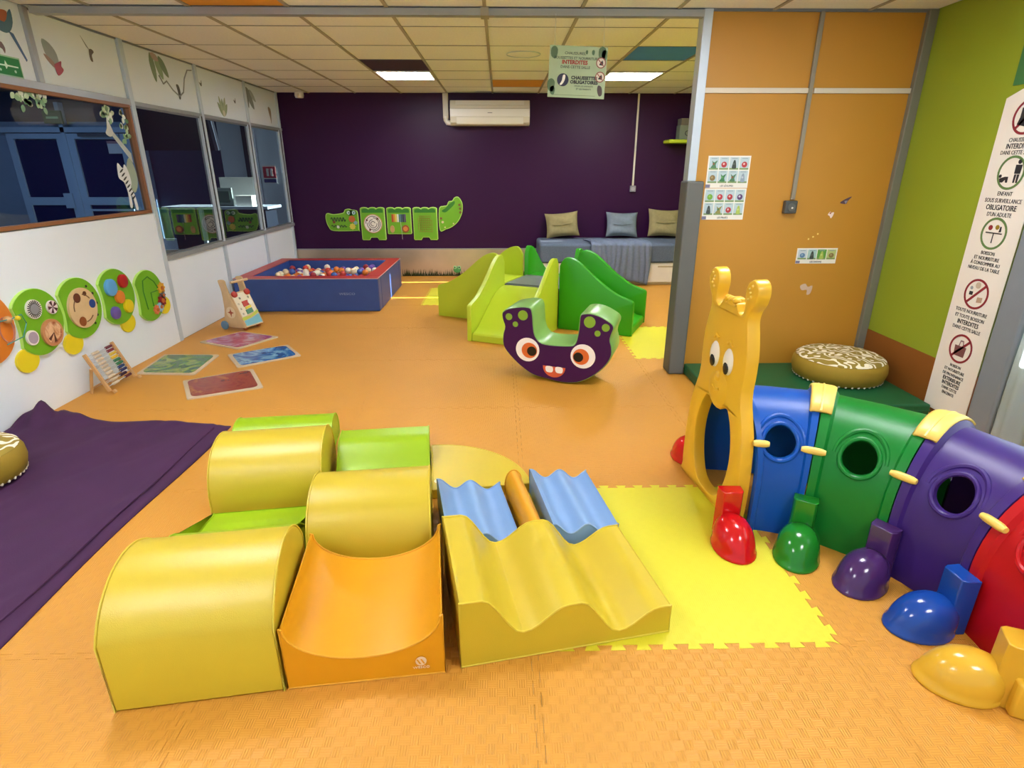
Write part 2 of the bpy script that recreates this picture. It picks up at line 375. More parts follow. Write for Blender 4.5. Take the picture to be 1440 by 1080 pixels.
# printed grass strip on the plinth
gm = MB()
x = -1.4
while x < .5:
    h = random.uniform(.03, .11); wd = random.uniform(.008, .02); ln = random.uniform(-.02, .02)
    gm.prism([(x-wd/2, .002), (x+wd/2, .002), (x+ln, h)], YB-.0235, YB-.021, 'y'); x += random.uniform(.003, .009)
tag(obj('grass_sticker', gm, mat('grass_print', '#39461e', .6, noise=.3, nscale=30.), smooth=0), 'printed grass sticker strip along the metal plinth under the purple wall', 'sticker', kind='stuff')
t = thing('frog_sticker', 'small green cartoon animal face sticker on metal plinth behind lime slide', 'sticker', (-.62, 8.3, .0))
obj('head', MB().ball((0, 0, .09), .05, 14, 8, (1.1, .12, .9)), cm('#4d9a55'), t); 
for s in (-1, 1):
    e = obj('eye', MB().ball((s*.03, -.006, .125), .024, 12, 8, (1, .3, 1)), cm('#a9dca0'), t); obj('pupil', MB().ball((s*.03, -.012, .125), .01, 8, 6, (1, .4, 1)), cm('#20261c'), e)

# ------------------------------------------------------------------ left wall
wl = struct('wall_left', MB().box(XL-.06, XL-.02, -.7, 5.02, 0, 1.11).box(XL-.06, XL-.02, 5.02, YB, 0, .715).box(XL-.06, XL-.02, -.7, YB, 1.93, ZC+.02).box(XL-.06, XL-.02, -.7, 3.0, 1.11, 1.93), 'white_wall', smooth=0)
PY = [4.10, 5.02, 6.17, 7.28, 8.27]
# upper panels between the posts
for a, b in zip([1.8, 3.0]+PY, [3.0]+PY+[YB]):
    if b-a > .1: obj('wall_panel', MB().box(XL-.02, XL-.004, a+.022, b-.022, 1.945, ZC), 'white_wall', wl, smooth=0)
obj('wall_panel', MB().box(XL-.02, XL+.016, .9, 5.0, 0, 1.105), 'wall_panel_white', wl, smooth=0, bevel=.003)
for a, b in zip(PY[1:], PY[2:]+[YB]):
    if b-a > .1: obj('wall_panel', MB().box(XL-.02, XL-.006, a+.022, b-.022, 0, .705), 'wall_panel_white', wl, smooth=0)
obj('post', MB().box(XL-.02, XL+.018, 4.075, 4.12, 1.955, ZC), 'alu', wl, smooth=0, bevel=.004)
obj('post', MB().box(XL-.02, XL+.02, 5.0, 5.055, .0, ZC), 'alu_light', wl, smooth=0, bevel=.004)
for y in PY[2:]:
    p = obj('post', MB().box(XL-.02, XL+.018, y-.022, y+.022, 0, ZC), 'alu_light', wl, smooth=0, bevel=.004)
    obj('groove', MB().box(XL+.012, XL+.019, y-.052, y-.032, .76, 1.92), 'plastic_dark', p, smooth=0); obj('edge', MB().box(XL-.01, XL+.016, y-.072, y-.053, .76, 1.92), 'alu_light', p, smooth=0)
obj('rail', MB().box(XL-.02, XL+.02, 3.0, 5.0, 1.905, 1.955), 'alu', wl, smooth=0, bevel=.003)
obj('rail', MB().box(XL-.02, XL+.014, 5.055, YB, 1.915, 1.945), 'alu', wl, smooth=0, bevel=.003)
obj('rail', MB().box(XL-.02, XL+.02, 5.055, YB, .705, .745), 'alu', wl, smooth=0, bevel=.003)
obj('top_edge', MB().box(XL-.02, XL+.006, 4.12, YB, ZC-.012, ZC), 'alu_dark', wl, smooth=0)
# windows
win = struct('window_1', MB().box(XL-.02, XL+.028, 3.0, 4.965, 1.11, 1.135).box(XL-.02, XL+.028, 3.0, 4.965, 1.885, 1.91).box(XL-.02, XL+.028, 4.94, 4.965, 1.135, 1.885).box(XL-.02, XL+.028, 3.0, 3.025, 1.135, 1.885), 'brown_frame', smooth=0, bevel=.003)
obj('pane', MB().box(XL-.004, XL, 3.025, 4.94, 1.135, 1.885), 'glass_clear', win, smooth=0)
for n, (a, b) in enumerate(zip(PY[1:4], PY[2:])):
    fr = MB(); fr.box(XL-.02, XL+.008, a+.03, b-.03, .745, .76); fr.box(XL-.02, XL+.008, a+.03, b-.03, 1.9, 1.915)
    win = struct('window_%d' % (n+2), fr, 'alu_dark', smooth=0)
    obj('pane', MB().box(XL-.008, XL-.004, a+.02, b-.02, .755, 1.905), 'glass', win, smooth=0)
# the hall beyond the windows
hall = struct('wall_hall', MB().box(-12, -2.95, 13.2, 13.3, 0, 3).box(-12.1, -12, 2, 13.3, 0, 3).box(-12, -5.3, 13.1, 13.2, 2.35, 3), 'dark_room', smooth=0)
obj('end_panel', MB().box(-12, -7.4, 13.12, 13.2, 0, 2.9), 'hall_blue', hall, smooth=0)
struct('floor_hall', MB().box(-12, -2.95, 1.5, 13.2, -.06, -.01), 'hall_floor', smooth=0)
struct('ceiling_hall', MB().box(-12, -2.95, 1.5, 13.2, 2.9, 3.0), 'dark_room', smooth=0)
k = 2.45
def hx(x): return x*k
d1 = struct('door_1', MB().box(-9.98, -9.04, 13.02, 13.1, .05, 2.0), 'night_glass', label='dark blue glazed entrance door with pale frame seen through the first window', smooth=0)
for a, b in ((-10.1, -9.97), (-9.1, -8.95)): obj('stile', MB().box(a, b, 12.98, 13.06, 0, 2.12), 'door_frame', d1, smooth=0)
obj('rail', MB().box(-9.97, -9.1, 12.98, 13.06, 2.02, 2.12), 'door_frame', d1, smooth=0); obj('rail', MB().box(-9.97, -9.1, 12.98, 13.06, .72, .88), 'door_frame', d1, smooth=0); obj('lock', MB().box(-9.22, -9.04, 12.94, 13.0, .66, .96), 'door_frame', d1, smooth=0)
d2 = struct('door_2', MB().box(-8.8, -7.75, 13.02, 13.1, .05, 2.0), 'night_glass', label='dark blue glazed entrance door with a notice, seen through the first window', smooth=0)
for a, b in ((-8.9, -8.74), (-7.82, -7.66)): obj('stile', MB().box(a, b, 12.98, 13.06, 0, 2.12), 'door_frame', d2, smooth=0)
obj('rail', MB().box(-8.74, -7.8, 12.98, 13.06, 2.02, 2.12), 'door_frame', d2, smooth=0); obj('rail', MB().box(-8.74, -7.8, 12.98, 13.06, .72, .88), 'door_frame', d2, smooth=0)
obj('push_bar', MB().box(-8.74, -7.8, 12.92, 12.98, .6, .64), 'door_frame', d2, smooth=0); obj('closer', MB().box(-8.6, -8.0, 12.9, 12.98, 2.06, 2.12), cm('#39434f'), d2, smooth=0)
n_ = obj('notice', MB().box(-8.1, -7.8, 12.995, 13.01, 1.74, 1.98), cm('#b9c3cc'), d2, smooth=0); obj('notice_header', MB().box(-8.1, -7.8, 12.99, 13.0, 1.93, 1.98), cm('#8d6d78'), n_, smooth=0)
struct('trim_2', MB().box(-10.2, -7.4, 12.95, 13.12, 2.14, 2.24).box(-8.96, -8.88, 12.95, 13.1, 0, 2.7).box(-7.64, -7.5, 12.95, 13.1, 0, 2.7), 'door_frame', smooth=0)
t = thing('exit_sign', 'dim green exit sign above the entrance doors', 'sign', (-9.0, 12.9, 2.3)); obj('plate', MB().box(-.18, .18, -.02, .03, 0, .24), cm('#1d5a3c'), t, smooth=0); obj('arrow', MB().box(-.12, .12, -.025, -.02, .09, .13), cm('#7fc49a'), t, smooth=0)
t = thing('added_hall_lamp', 'added long lamp on the hall ceiling to brighten the entrance doors', 'light', (-9, 10.5, 2.9)); obj('housing', MB().box(-.7, .7, -.12, .12, -.05, 0), 'plastic_white', t, smooth=0); obj('diffuser', MB().box(-.66, .66, -.1, .1, -.065, -.05), mat('hall_fill_led', '#cfe2ff', .5, noise=0, emit='#bcd8ff', es=42.), t, smooth=0)  # lamp added to lift the dark hall and light the door frames
# hall objects seen through the far windows
hw = struct('wall_hall_end', MB().box(-5.0, -3.0, 11.2, 11.3, 0, 2.9), 'white_wall', smooth=0)
t = thing('counter', 'white counter top on a dark base behind the far windows', 'counter', (-4.2, 9.6, 0)); obj('top', MB().box(-1.0, .62, -.3, .3, .86, .9), 'alu_light', t, smooth=0); obj('base', MB().box(-.9, .55, -.22, .25, 0, .86), cm('#1c2430'), t, smooth=0); obj('end_panel', MB().box(-.45, -.4, -.28, -.22, 0, .86), 'alu_light', t, smooth=0)
tag(obj('notice_board', MB().box(-4.45, -3.85, 9.75, 9.78, .9, 1.32), 'paper', smooth=0), 'white board leaning behind the books on the hall counter', 'board')
t = thing('picture_book', 'grey book standing on the hall counter', 'book', (-4.3, 9.5, .9)); obj('cover', MB().box(-.13, .13, -.02, .02, 0, .27), cm('#8c9a90'), t, smooth=0); obj('cover_picture', MB().box(-.09, .09, -.024, -.02, .05, .22), cm('#4e6353'), t, smooth=0)
t = thing('paper_box', 'small white box on the hall counter', 'box', (-3.95, 9.45, .9)); obj('body', MB().box(-.12, .12, -.08, .08, 0, .13), 'paper', t, smooth=0, bevel=.004); obj('lid', MB().box(-.125, .125, -.085, .085, .13, .16), 'paper', t, smooth=0, bevel=.004)
t = thing('wall_screen', 'dark tilted screen hanging high behind the far windows', 'screen', (-4.75, 9.3, 2.1)); 
sc_ = obj('casing', MB().box(-.55, .55, -.04, .04, -.4, .35), cm('#10141b'), t, smooth=0, M=Matrix.Rotation(.25, 4, 'X')); obj('rim', MB().box(.5, .55, -.05, -.04, -.4, .35), cm('#5c6470'), sc_, smooth=0); obj('bracket', MB().box(-.04, .04, -.02, .02, .3, .8), cm('#3c4048'), t, smooth=0)
t = thing('fire_notice', 'red and white fire notice on the white hall wall', 'sign', (-4.18, 11.19, 1.2)); obj('plate', MB().box(-.12, .12, -.006, 0, 0, .3), 'paper', t, smooth=0); obj('red_panel', MB().box(-.11, .11, -.01, -.006, .09, .28), cm('#b8242c'), t, smooth=0); obj('pictogram', MB().box(-.05, -.01, -.013, -.01, .12, .25).box(.02, .06, -.013, -.01, .12, .25), 'paper', t, smooth=0); obj('blue_panel', MB().box(-.11, .11, -.01, -.006, .01, .07), cm('#2a3a78'), t, smooth=0)
tag(obj('floor_lamp_post', MB().box(-4.55, -4.35, 11.1, 11.18, 0, 2.4), cm('#20242c'), smooth=0), 'black upright post against the white hall wall', 'post')

# ------------------------------------------------------------------ partition, right wall
wp = struct('wall_partition', MB().box(1.32, XR-.06, YP, YP+.06, 0, ZC+.02), 'orange_wall', smooth=0)
obj('post', MB().box(1.265, 1.322, YP-.02, YP+.08, 1.37, ZC), 'alu_light', wp, smooth=0, bevel=.003)
obj('rail', MB().box(1.322, 2.0, YP-.014, YP, 1.905, 1.935), mat('rail_white', '#d8cdb8', .5), wp, smooth=0); obj('rail', MB().box(2.03, 2.66, YP-.014, YP, 1.905, 1.935), 'rail_white', wp, smooth=0)
obj('corner_profile', MB().box(2.66, 2.72, YP-.035, YP+.06, 0, ZC), mat('corner_grey', '#807f70', .5, .2), wp, smooth=0, bevel=.005)
obj('top_edge', MB().box(1.322, 2.66, YP-.012, YP, ZC-.012, ZC), 'alu_dark', wp, smooth=0)
(obj('post_pad', MB().prism([(1.255, YP-.06), (1.37, YP-.06), (1.37, YP-.004), (1.318, YP-.004), (1.318, YP+.064), (1.37, YP+.064), (1.37, YP+.1), (1.255, YP+.1)], 0, 1.37), 'pad_grey', wp, smooth=30, bevel=.012, seg=3))['label'] = 'dark grey foam pad'
wrm = MB().box(XR, XR+.08, 6.86, 6.90, 0, 1.42).box(XR, XR+.08, 7.86, 7.91, 0, 1.42).box(XR, XR+.08, 2.78, 6.86, 0, ZC+.02).box(XR, XR+.08, 6.90, 7.86, 0, ZC+.02).box(XR, XR+.08, 7.91, YB, 0, ZC+.02).box(XR, XR+.08, 6.86, 7.91, 2.2, ZC+.02).box(XR, XR+.08, -.7, 2.78, 0, .5).box(XR, XR+.08, -.7, 2.78, 2.15, ZC+.02).box(XR, XR+.08, -.7, .9, .5, 2.15)
wr = struct('wall_right', wrm, 'green_wall', smooth=0)
obj('dado_panel', MB().box(XR-.006, XR, 3.0, YP, 0, .34), 'brown_wall', wr, smooth=0)
obj('upper_panel', MB().box(XR-.006, XR, 2.8, 3.34, 1.86, ZC), 'green_dark_panel', wr, smooth=0)
win = struct('window_5', MB().box(XR+.02, XR+.06, .9, 2.78, .5, .55).box(XR+.02, XR+.06, .9, 2.78, 2.1, 2.15).box(XR+.02, XR+.06, .9, .95, .55, 2.1).box(XR+.02, XR+.06, 2.73, 2.78, .55, 2.1).box(XR+.02, XR+.06, 1.82, 1.87, .55, 2.1), 'plastic_white', smooth=0)
obj('pane', MB().box(XR+.038, XR+.042, .95, 2.73, .55, 2.1), 'glass_clear', win, smooth=0)
cb = MB()
def cfold(u, v):
    y = .9+1.87*u; a = .026*math.sin(u*70)+.012*math.sin(u*163+1)
    return (XR-.06+a*(1-.35*v), y+.02*math.sin(v*5+u*20), .05+2.1*v)
cb.grid(cfold, 150, 8)
t = thing('curtain', 'pale sheer curtain hanging at the bright window beside the grey column', 'curtain', (0, 0, 0)); obj('fabric', cb, 'curtain', t, smooth=80); obj('rod', MB().tube([(XR-.06, .8, 2.17), (XR-.06, 2.79, 2.17)], .012, 8), 'alu', t)
cl = MB().prism([(2.655, 2.81), (2.67, 2.795), (XR, 2.795), (XR, 2.965), (2.67, 2.965), (2.655, 2.95)], 0, ZC-.01)
tag(obj('padded_column', cl, 'column_grey', smooth=30, bevel=.006, seg=3), 'smooth grey padded column between the rule banner and the curtain', 'column')

# rule banner on right wall ------------------------------------------------
def loop_ring(cx_, cy_, r, w_): return [circ(cx_, cy_, r, 32), circ(cx_, cy_, r-w_, 32)]
bn = thing('rule_banner', 'tall white banner of round rule pictograms on the green wall', 'banner', (XR, 3.185, 0))
BM = lambda dx, z, off=.0: basis((0, -1, 0), (0, 0, 1), (-off, -dx, z))
cutout('sheet', [(-.165, .04), (.165, .04), (.165, 1.93), (-.165, 1.80)], .004, 'paper', bn, BM(0, 0, .008))
def ring(z, col, slash=False, r=.086):
    rg = cutout('pictogram_ring', loop_ring(0, 0, r, .012), .0015, col, bn, BM(0, z, .0125))
    if slash: obj('slash', MB().box(-r+.01, r-.01, -.007, .007, .0, .0015), col, rg, smooth=0, M=RZ(PI/4))
    return rg
def glyph(z, loops, col='ink', off=.0128): cutout('pictogram', loops, .0012, col, bn, BM(0, z, off))
BZ = [1.62, 1.235, .985, .655, .40]
ring(1.70, 'ink_red', True); glyph(1.70, [(-.05, -.035), (.02, -.05), (.05, -.04), (.045, -.02), (.0, -.01), (.0, .045), (-.04, .045), (-.04, 0)])
ring(1.429, 'ink_green'); glyph(1.429, circ(.04, .055, .012, 14)); glyph(1.429, [(.02, .04), (.06, .04), (.058, -.005), (.022, -.005)]); glyph(1.429, [(.025, -.008), (.038, -.008), (.036, -.05), (.026, -.05)]); glyph(1.429, [(.042, -.008), (.056, -.008), (.054, -.05), (.044, -.05)]); glyph(1.429, [(-.065, -.03), (-.03, -.02), (-.01, -.02), (-.008, -.05), (-.02, -.05), (-.025, -.035), (-.04, -.05), (-.055, -.05)]); glyph(1.429, circ(-.062, -.018, .009, 12))
ring(1.115, 'ink_green'); glyph(1.115, [(-.003, -.05), (.003, -.05), (.003, .0), (.055, .0), (.055, .006), (-.055, .006), (-.055, 0), (-.003, 0)]); glyph(1.115, circ(-.03, .03, .014, 12), 'ink_red'); glyph(1.115, circ(.015, .035, .013, 12), 'pouf_side'); glyph(1.115, [(.03, .01), (.045, .012), (.042, .04), (.034, .04)]); 
ring(.78, 'ink_red', True); glyph(.78, [(-.05, -.01), (-.025, -.01), (-.025, .01), (-.05, .01)]); glyph(.78, [(.015, -.045), (.05, -.04), (.05, -.012), (.015, -.015)], cm('#b59a82')); glyph(.78, circ(-.042, .03, .01, 12), cm('#a9b0b4')); glyph(.78, circ(.0, .05, .018, 14), cm('#c9b9a0'))
ring(.455, 'ink_red', True); glyph(.455, [(-.04, -.045), (.035, -.045), (.04, .015), (-.045, .015)], cm('#7c4a4c')); glyph(.455, [(-.02, .015), (-.012, .05), (.012, .05), (.02, .015), (.013, .015), (.008, .042), (-.008, .042), (-.013, .015)], cm('#8c6c6c'))
def lines(z, ls, sz, step):
    for i, (s, b_) in enumerate(ls): text(s, sz*(1.25 if b_ else 1.), 'ink', bn, BM(0, z-i*step, .0135), squeeze=.82, bold=.0004 if b_ else 0)
lines(1.590, [('CHAUSSURES', 0), ('INTERDITES', 1), ('DANS CETTE SALLE', 0)], .029, .031)
lines(1.322, [('ENFANT', 0), ('SOUS SURVEILLANCE', 0), ('OBLIGATOIRE', 1), ("D'UN ADULTE", 0)], .031, .036)
lines(1.008, [('BOISSON', 0), ('ET NOURRITURE', 0), ('À CONSOMMER AU', 0), ('NIVEAU DE LA TABLE', 0)], .028, .029)
lines(.675, [('TOUTE NOURRITURE', 0), ('ET TOUTE BOISSON', 0), ('INTERDITES', 1), ('DANS CETTE SALLE', 0)], .029, .034)
lines(.345, [('BOISSON', 0), ('ET NOURRITURE', 0), ('DE PROVENANCE', 0), ('EXTERIEURE', 1), ('INTERDITES', 1), ('DANS CETTE', 0), ('ENCEINTE', 0)], .025, .029)

# things on the orange partition ------------------------------------------
t = thing('conduit', 'grey cable conduit running down the orange partition to a socket', 'conduit', (2.005, YP, 0)); obj('pipe', MB().box(-.014, .014, -.022, 0, 1.25, ZC-.012), mat('conduit_grey', '#8f8672', .5), t, smooth=0, bevel=.004)
t = thing('wall_socket', 'dark grey wall socket at the end of the conduit on the orange partition', 'socket', (1.99, YP, 1.16)); obj('box', MB().box(-.042, .042, -.045, 0, 0, .085), mat('socket_grey', '#4b4c48', .5), t, smooth=0, bevel=.008, seg=3); obj('cover', MB().lathe([(.0, 0), (.026, 0), (.026, .006), (.0, .006)], 20), cm('#5b5c58'), t, M=Matrix.Translation((0, -.044, .042)) @ Matrix.Rotation(PI/2, 4, 'X')); obj('indicator', MB().ball((.004, -.052, .038), .007, 10, 6), 'plastic_white', t)
ICON = {'tree': ('#4f7d58', '#8a5a3a'), 'red': ('#b8343a', '#e4b7b2'), 'dark': ('#3c4440', '#55605a'), 'potato': ('#8a7444', '#a89668'), 'green': ('#3f7d4c', '#5c9a5c'), 'pale': ('#8f9fae', '#b9c3ce'), 'lime': ('#78ae3c', '#9cc85c'), 'plum': ('#5a3c6c', '#c9c2d4'), 'pine': ('#8f8a4a', '#4a7a4a'), 'pear': ('#a9bf58', '#c4d47c'), 'blue': ('#5d84ae', '#8fb0c8')}
def poster(name, label, x0, x1, z0, z1, rows, title):
    W, Hh = x1-x0, z1-z0
    t = thing(name, label, 'poster', ((x0+x1)/2, YP-.0005, z0))
    PM = lambda x, z, off: basis((1, 0, 0), (0, 0, 1), (x, -off, z))
    obj('sheet', MB().box(-W/2, W/2, -.003, 0, 0, Hh), 'paper', t, smooth=0)
    th = .0265 if len(rows) > 1 else .024
    obj('title_corner', MB().box(-W/2, -W/2+.03, -.004, -.003, .002, th-.004), cm('#7c7a94'), t, smooth=0)
    text(title, .017, 'ink', t, PM(.0, th/2, .0045), squeeze=.9)
    n = len(rows[0]); cw = (W-.012)/n; ch = (Hh-th-.008)/len(rows)
    for r, row in enumerate(rows):
        for c_, ic in enumerate(row):
            xa = -W/2+.006+c_*cw; zb = Hh-.006-(r+1)*ch; col = ICON[ic]
            pn = obj('picture_card', MB().box(xa+.003, xa+cw-.003, -.0042, -.003, zb+.003, zb+ch-.003), cm('#b9ccd0') if len(rows) > 1 else cm(['#c6d2d8', '#a9c8c4', '#5c9a3c', '#b9c47c'][c_]), t, smooth=0)
            mx, mz = xa+cw/2, zb+ch*.42
            obj('grass', MB().box(xa+.004, xa+cw-.004, -.005, -.0042, zb+.004, zb+.014), cm('#7f9a5e'), pn, smooth=0)
            sh = circ(0, 0, cw*.27, 18, ch*.22)
            if ic in ('tree', 'green', 'pine'): sh = smoothloop([(-.02, -.02), (.016, -.022), (.012, .0), (.022, .026), (.0, .014), (-.014, .024), (-.008, 0)], 4)
            if ic in ('dark', 'pear', 'pale'): sh = smoothloop([(-.013, -.024), (.013, -.024), (.012, .0), (.005, .026), (-.005, .026), (-.012, .0)], 4)
            cutout('drawing', sh, .001, cm(col[0]), pn, PM(mx, mz, .0052)); cutout('drawing_highlight', circ(0, 0, .007, 10), .0008, cm(col[1]), pn, PM(mx-.003, mz+.004, .0062))
            text('Abc'[:0] or '-', .001, 'ink', pn, PM(mx, zb+ch-.01, .005)) if False else obj('caption', MB().box(mx-cw*.28, mx+cw*.28, -.0048, -.0042, zb+ch-.013, zb+ch-.009), cm('#8a9aa0'), pn, smooth=0)
    return t
poster('vegetable_poster', 'upper picture poster of vegetables on the orange partition', 1.397, 1.684, 1.326, 1.53, [['tree', 'red', 'dark', 'red'], ['potato', 'green', 'tree', 'pale']], 'LES LÉGUMES')
poster('fruit_poster', 'lower picture poster of fruits on the orange partition', 1.395, 1.682, 1.118, 1.323, [['lime', 'red', 'red', 'plum'], ['dark', 'pine', 'red', 'pear']], 'LES FRUITS')
poster('season_poster', 'small four-picture seasons strip low on the orange partition', 2.104, 2.392, .815, .922, [['blue', 'dark', 'pear', 'potato']], 'LES SAISONS')
tag(cutout('torn_patch', smoothloop([(-.045, .02), (-.01, .035), (.012, .012), (.045, .02), (.038, -.035), (.012, -.045), (.008, -.01), (-.03, -.012)], 3), .001, cm('#cdb09a'), None, WP(2.215, .635, .001)), 'pale torn paint patch low on the orange partition', 'patch')
t = thing('bird_sticker', 'small dark bird sticker on the orange partition above the flower', 'sticker', (2.385, YP, 1.2)); cutout('body', smoothloop([(-.04, -.01), (-.01, .012), (.035, .03), (.012, .0), (.005, -.018), (-.02, -.018)], 3), .001, cm('#5a4450'), t, basis((1, 0, 0), (0, 0, 1), (0, -.001, .04))); cutout('wing', [(-.012, 0), (.01, .004), (.0, -.02)], .001, cm('#8a8a98'), t, basis((1, 0, 0), (0, 0, 1), (0, -.0022, .04)))
t = thing('flower_sticker', 'small white and pink flower sticker below the bird on the partition', 'sticker', (2.295, YP, 1.13)); cutout('petals', smoothloop([(-.02, 0), (-.006, .02), (.0, .012), (.02, .016), (.018, -.004), (.006, -.024), (-.006, -.008)], 3), .001, cm('#ecd9d4'), t, basis((1, 0, 0), (0, 0, 1), (0, -.001, .02))); cutout('centre', circ(0, 0, .006, 10), .001, cm('#a85a3c'), t, basis((1, 0, 0), (0, 0, 1), (-.004, -.0022, .03)))
for k_, (x_, z_) in enumerate([(2.17, .985), (2.2, 1.0), (2.23, 1.02)]):
    tag(cutout('petal_sticker', circ(0, 0, .006, 10), .001, cm('#f0d070'), None, WP(x_, z_, .001)), 'tiny yellow petal sticker above the seasons strip', 'sticker', 'petal stickers')

# hanging sign ------------------------------------------------------------
sg = thing('hanging_sign', 'pale green sock-rule sign hanging from the ceiling profile', 'sign', (.48, 4.0, 1.865), 0); sg.rotation_euler = (0, math.radians(2.2), 0)
SP = lambda x, z, off: basis((1, 0, 0), (0, 0, 1), (x, -off, z))
obj('board', MB().box(-.178, .178, -.002, .002, 0, .285), 'sign_green', sg, smooth=0)
for s in (-1, 1): obj('cord', MB().tube([(s*.15, 0, .28), (s*.15, .04, .46)], .0012, 5), 'alu_light', sg)
text('CHAUSSURES,', .021, 'ink', sg, SP(-.02, .245, .0026)); text('POUSSETTES ET NOURRITURE', .0205, 'ink', sg, SP(-.01, .219, .0026)); text('INTERDITES', .030, cm('#a8382c'), sg, SP(-.02, .196, .0026), bold=.0012); text('DANS CETTE SALLE', .021, 'ink', sg, SP(-.015, .170, .0026))
text('CHAUSSETTES', .0255, 'ink', sg, SP(.045, .112, .0026), bold=.0012); text('OBLIGATOIRES', .0255, 'ink', sg, SP(.045, .088, .0026), bold=.0012); text('POUR LES ENFANTS', .013, 'ink', sg, SP(.045, .066, .0026)); text('ET LES PARENTS', .013, 'ink', sg, SP(.045, .050, .0026))
dsc = cutout('sock_disc', circ(0, 0, .036, 28), .001, cm('#2c2c44'), sg, SP(-.088, .098, .0026)); cutout('sock', smoothloop([(.0, .026), (.014, .026), (.012, .0), (-.004, -.026), (-.018, -.026), (-.006, -.004)], 4), .001, 'paper', dsc, T(0, 0, .0012))
for z_ in (.2, .122):
    rg = cutout('ban_ring', loop_ring(0, 0, .030, .005), .001, cm('#8e4034'), sg, SP(.142, z_, .0026)); cutout('ban_background', circ(0, 0, .025, 20), .0006, cm('#dcd0bc'), rg); obj('ban_slash', MB().box(-.024, .024, -.0025, .0025, .0007, .0016), cm('#8e4034'), rg, smooth=0, M=RZ(-PI/4)); cutout('pictogram', [(-.012, -.012), (.014, -.014), (.012, .004), (.008, .014), (-.002, .004)], .0006, 'ink', rg, T(0, 0, .0007))
for i_, (x_, z_, s_) in enumerate([(-.15, .25, 1.2), (-.165, .07, 1.3), (-.15, .03, .9), (.145, .265, 1.3), (.165, .245, 1.), (.05, .272, .4), (.09, .27, .5)]):
    cutout('leaf_print', smoothloop([(-.014*s_, -.02*s_), (.01*s_, -.03*s_), (.018*s_, .01*s_), (.002*s_, .026*s_), (-.016*s_, .014*s_)], 3), .0006, cm('#55704c'), sg, SP(x_ if abs(x_) < .16 else x_*.97, min(max(z_, .04), .255), .0024))
cutout('bird_print', smoothloop([(-.01, .03), (.012, .02), (.018, -.02), (.0, -.03), (-.014, .0)], 3), .0006, cm('#4c3c38'), sg, SP(.145, .045, .0024)); obj('fine_print', MB().box(-.14, .12, -.0028, -.002, .013, .016), cm('#7c8c68'), sg, smooth=0)

# ------------------------------------------------------------------ air conditioner and fittings on the back wall
ac = thing('air_conditioner', 'white split air conditioner on the purple wall', 'air conditioner', (-.12, YB, 1.975))
prof = [(0, .0), (-.16, .0), (-.21, .03), (-.225, .10), (-.222, .19), (-.2, .2), (-.19, .235), (-.15, .295), (0, .295)]
obj('body', MB().prism(prof, -.512, .512, 'x'), 'plastic_white_warm', ac, smooth=30, bevel=.006)
obj('front_panel', MB().prism([(-.222, .098), (-.232, .1), (-.229, .19), (-.22, .19)], -.51, .51, 'x'), 'plastic_white', ac, smooth=30)
obj('louver', MB().prism([(-.205, .012), (-.217, .032), (-.231, .092), (-.222, .094)], -.43, .43, 'x'), 'plastic_white', ac, smooth=30)
obj('top_grille', MB().prism([(-.19, .238), (-.2, .24), (-.158, .293), (-.15, .29)], -.44, .44, 'x'), 'plastic_white', ac, smooth=30)
obj('brand_badge', MB().box(-.03, .03, -.2335, -.23, .14, .147), cm('#77777a'), ac, smooth=0)
t = thing('pipe_cover', 'white pipe cover from the ceiling to the air conditioner', 'pipe cover', (-.70, YB, 0)); obj('duct', MB().box(-.035, .035, -.06, 0, 2.06, ZC-.002), 'plastic_white_warm', t, smooth=0, bevel=.006); obj('elbow', MB().tube([(0, -.035, 2.09), (0, -.035, 2.045), (.015, -.035, 2.015), (.07, -.035, 2.01)], .034, 10), 'plastic_white', t)
t = thing('conduit', 'thin pale conduit dropping down the purple wall to a socket', 'conduit', (1.83, YB, 0)); obj('pipe', MB().box(-.012, .012, -.018, 0, 1.23, ZC-.002), 'plastic_white_warm', t, smooth=0, bevel=.003)
t = thing('wall_socket', 'small grey socket on the purple wall above the bench', 'socket', (1.83, YB, 1.15)); obj('box', MB().box(-.04, .04, -.04, 0, 0, .08), cm('#8f8d94'), t, smooth=0, bevel=.006); obj('cover', MB().lathe([(0, 0), (.025, 0), (.025, .005), (0, .005)], 18), cm('#a9a7ac'), t, M=Matrix.Translation((0, -.039, .04)) @ Matrix.Rotation(PI/2, 4, 'X'))
t = thing('motion_sensor', 'small white motion sensor under the ceiling at the purple wall corner', 'sensor', (-2.55, 8.2, ZC-.08)); obj('body', MB().lathe([(.0, 0), (.05, .005), (.058, .03), (.055, .07), (.04, .08), (0, .08)], 20), 'plastic_white', t); obj('lens', MB().ball((0, -.045, .03), .022, 10, 8), 'plastic_white_warm', t)
t = thing('wall_shelf', 'small lime green shelf on the purple wall beside the partition', 'shelf', (2.44, YB, 1.76)); obj('board', MB().box(-.24, .24, -.3, 0, 0, .045), 'plastic_lime', t, smooth=30, bevel=.012); obj('bracket', MB().box(.1, .13, -.2, 0, -.08, 0), 'plastic_lime', t, smooth=0)
t = thing('storage_box', 'grey-green printed box standing on the lime shelf', 'box', (2.46, 8.13, 1.805)); obj('body', MB().box(-.13, .13, -.08, .08, 0, .17), cm('#75806c'), t, smooth=0, bevel=.005); obj('lid', MB().box(-.12, .125, -.085, .085, .17, .25), cm('#6f6a58'), t, smooth=0, bevel=.005); text('C', .1, 'ink', t, basis((1, 0, 0), (0, 0, 1), (-.03, -.081, .07)))

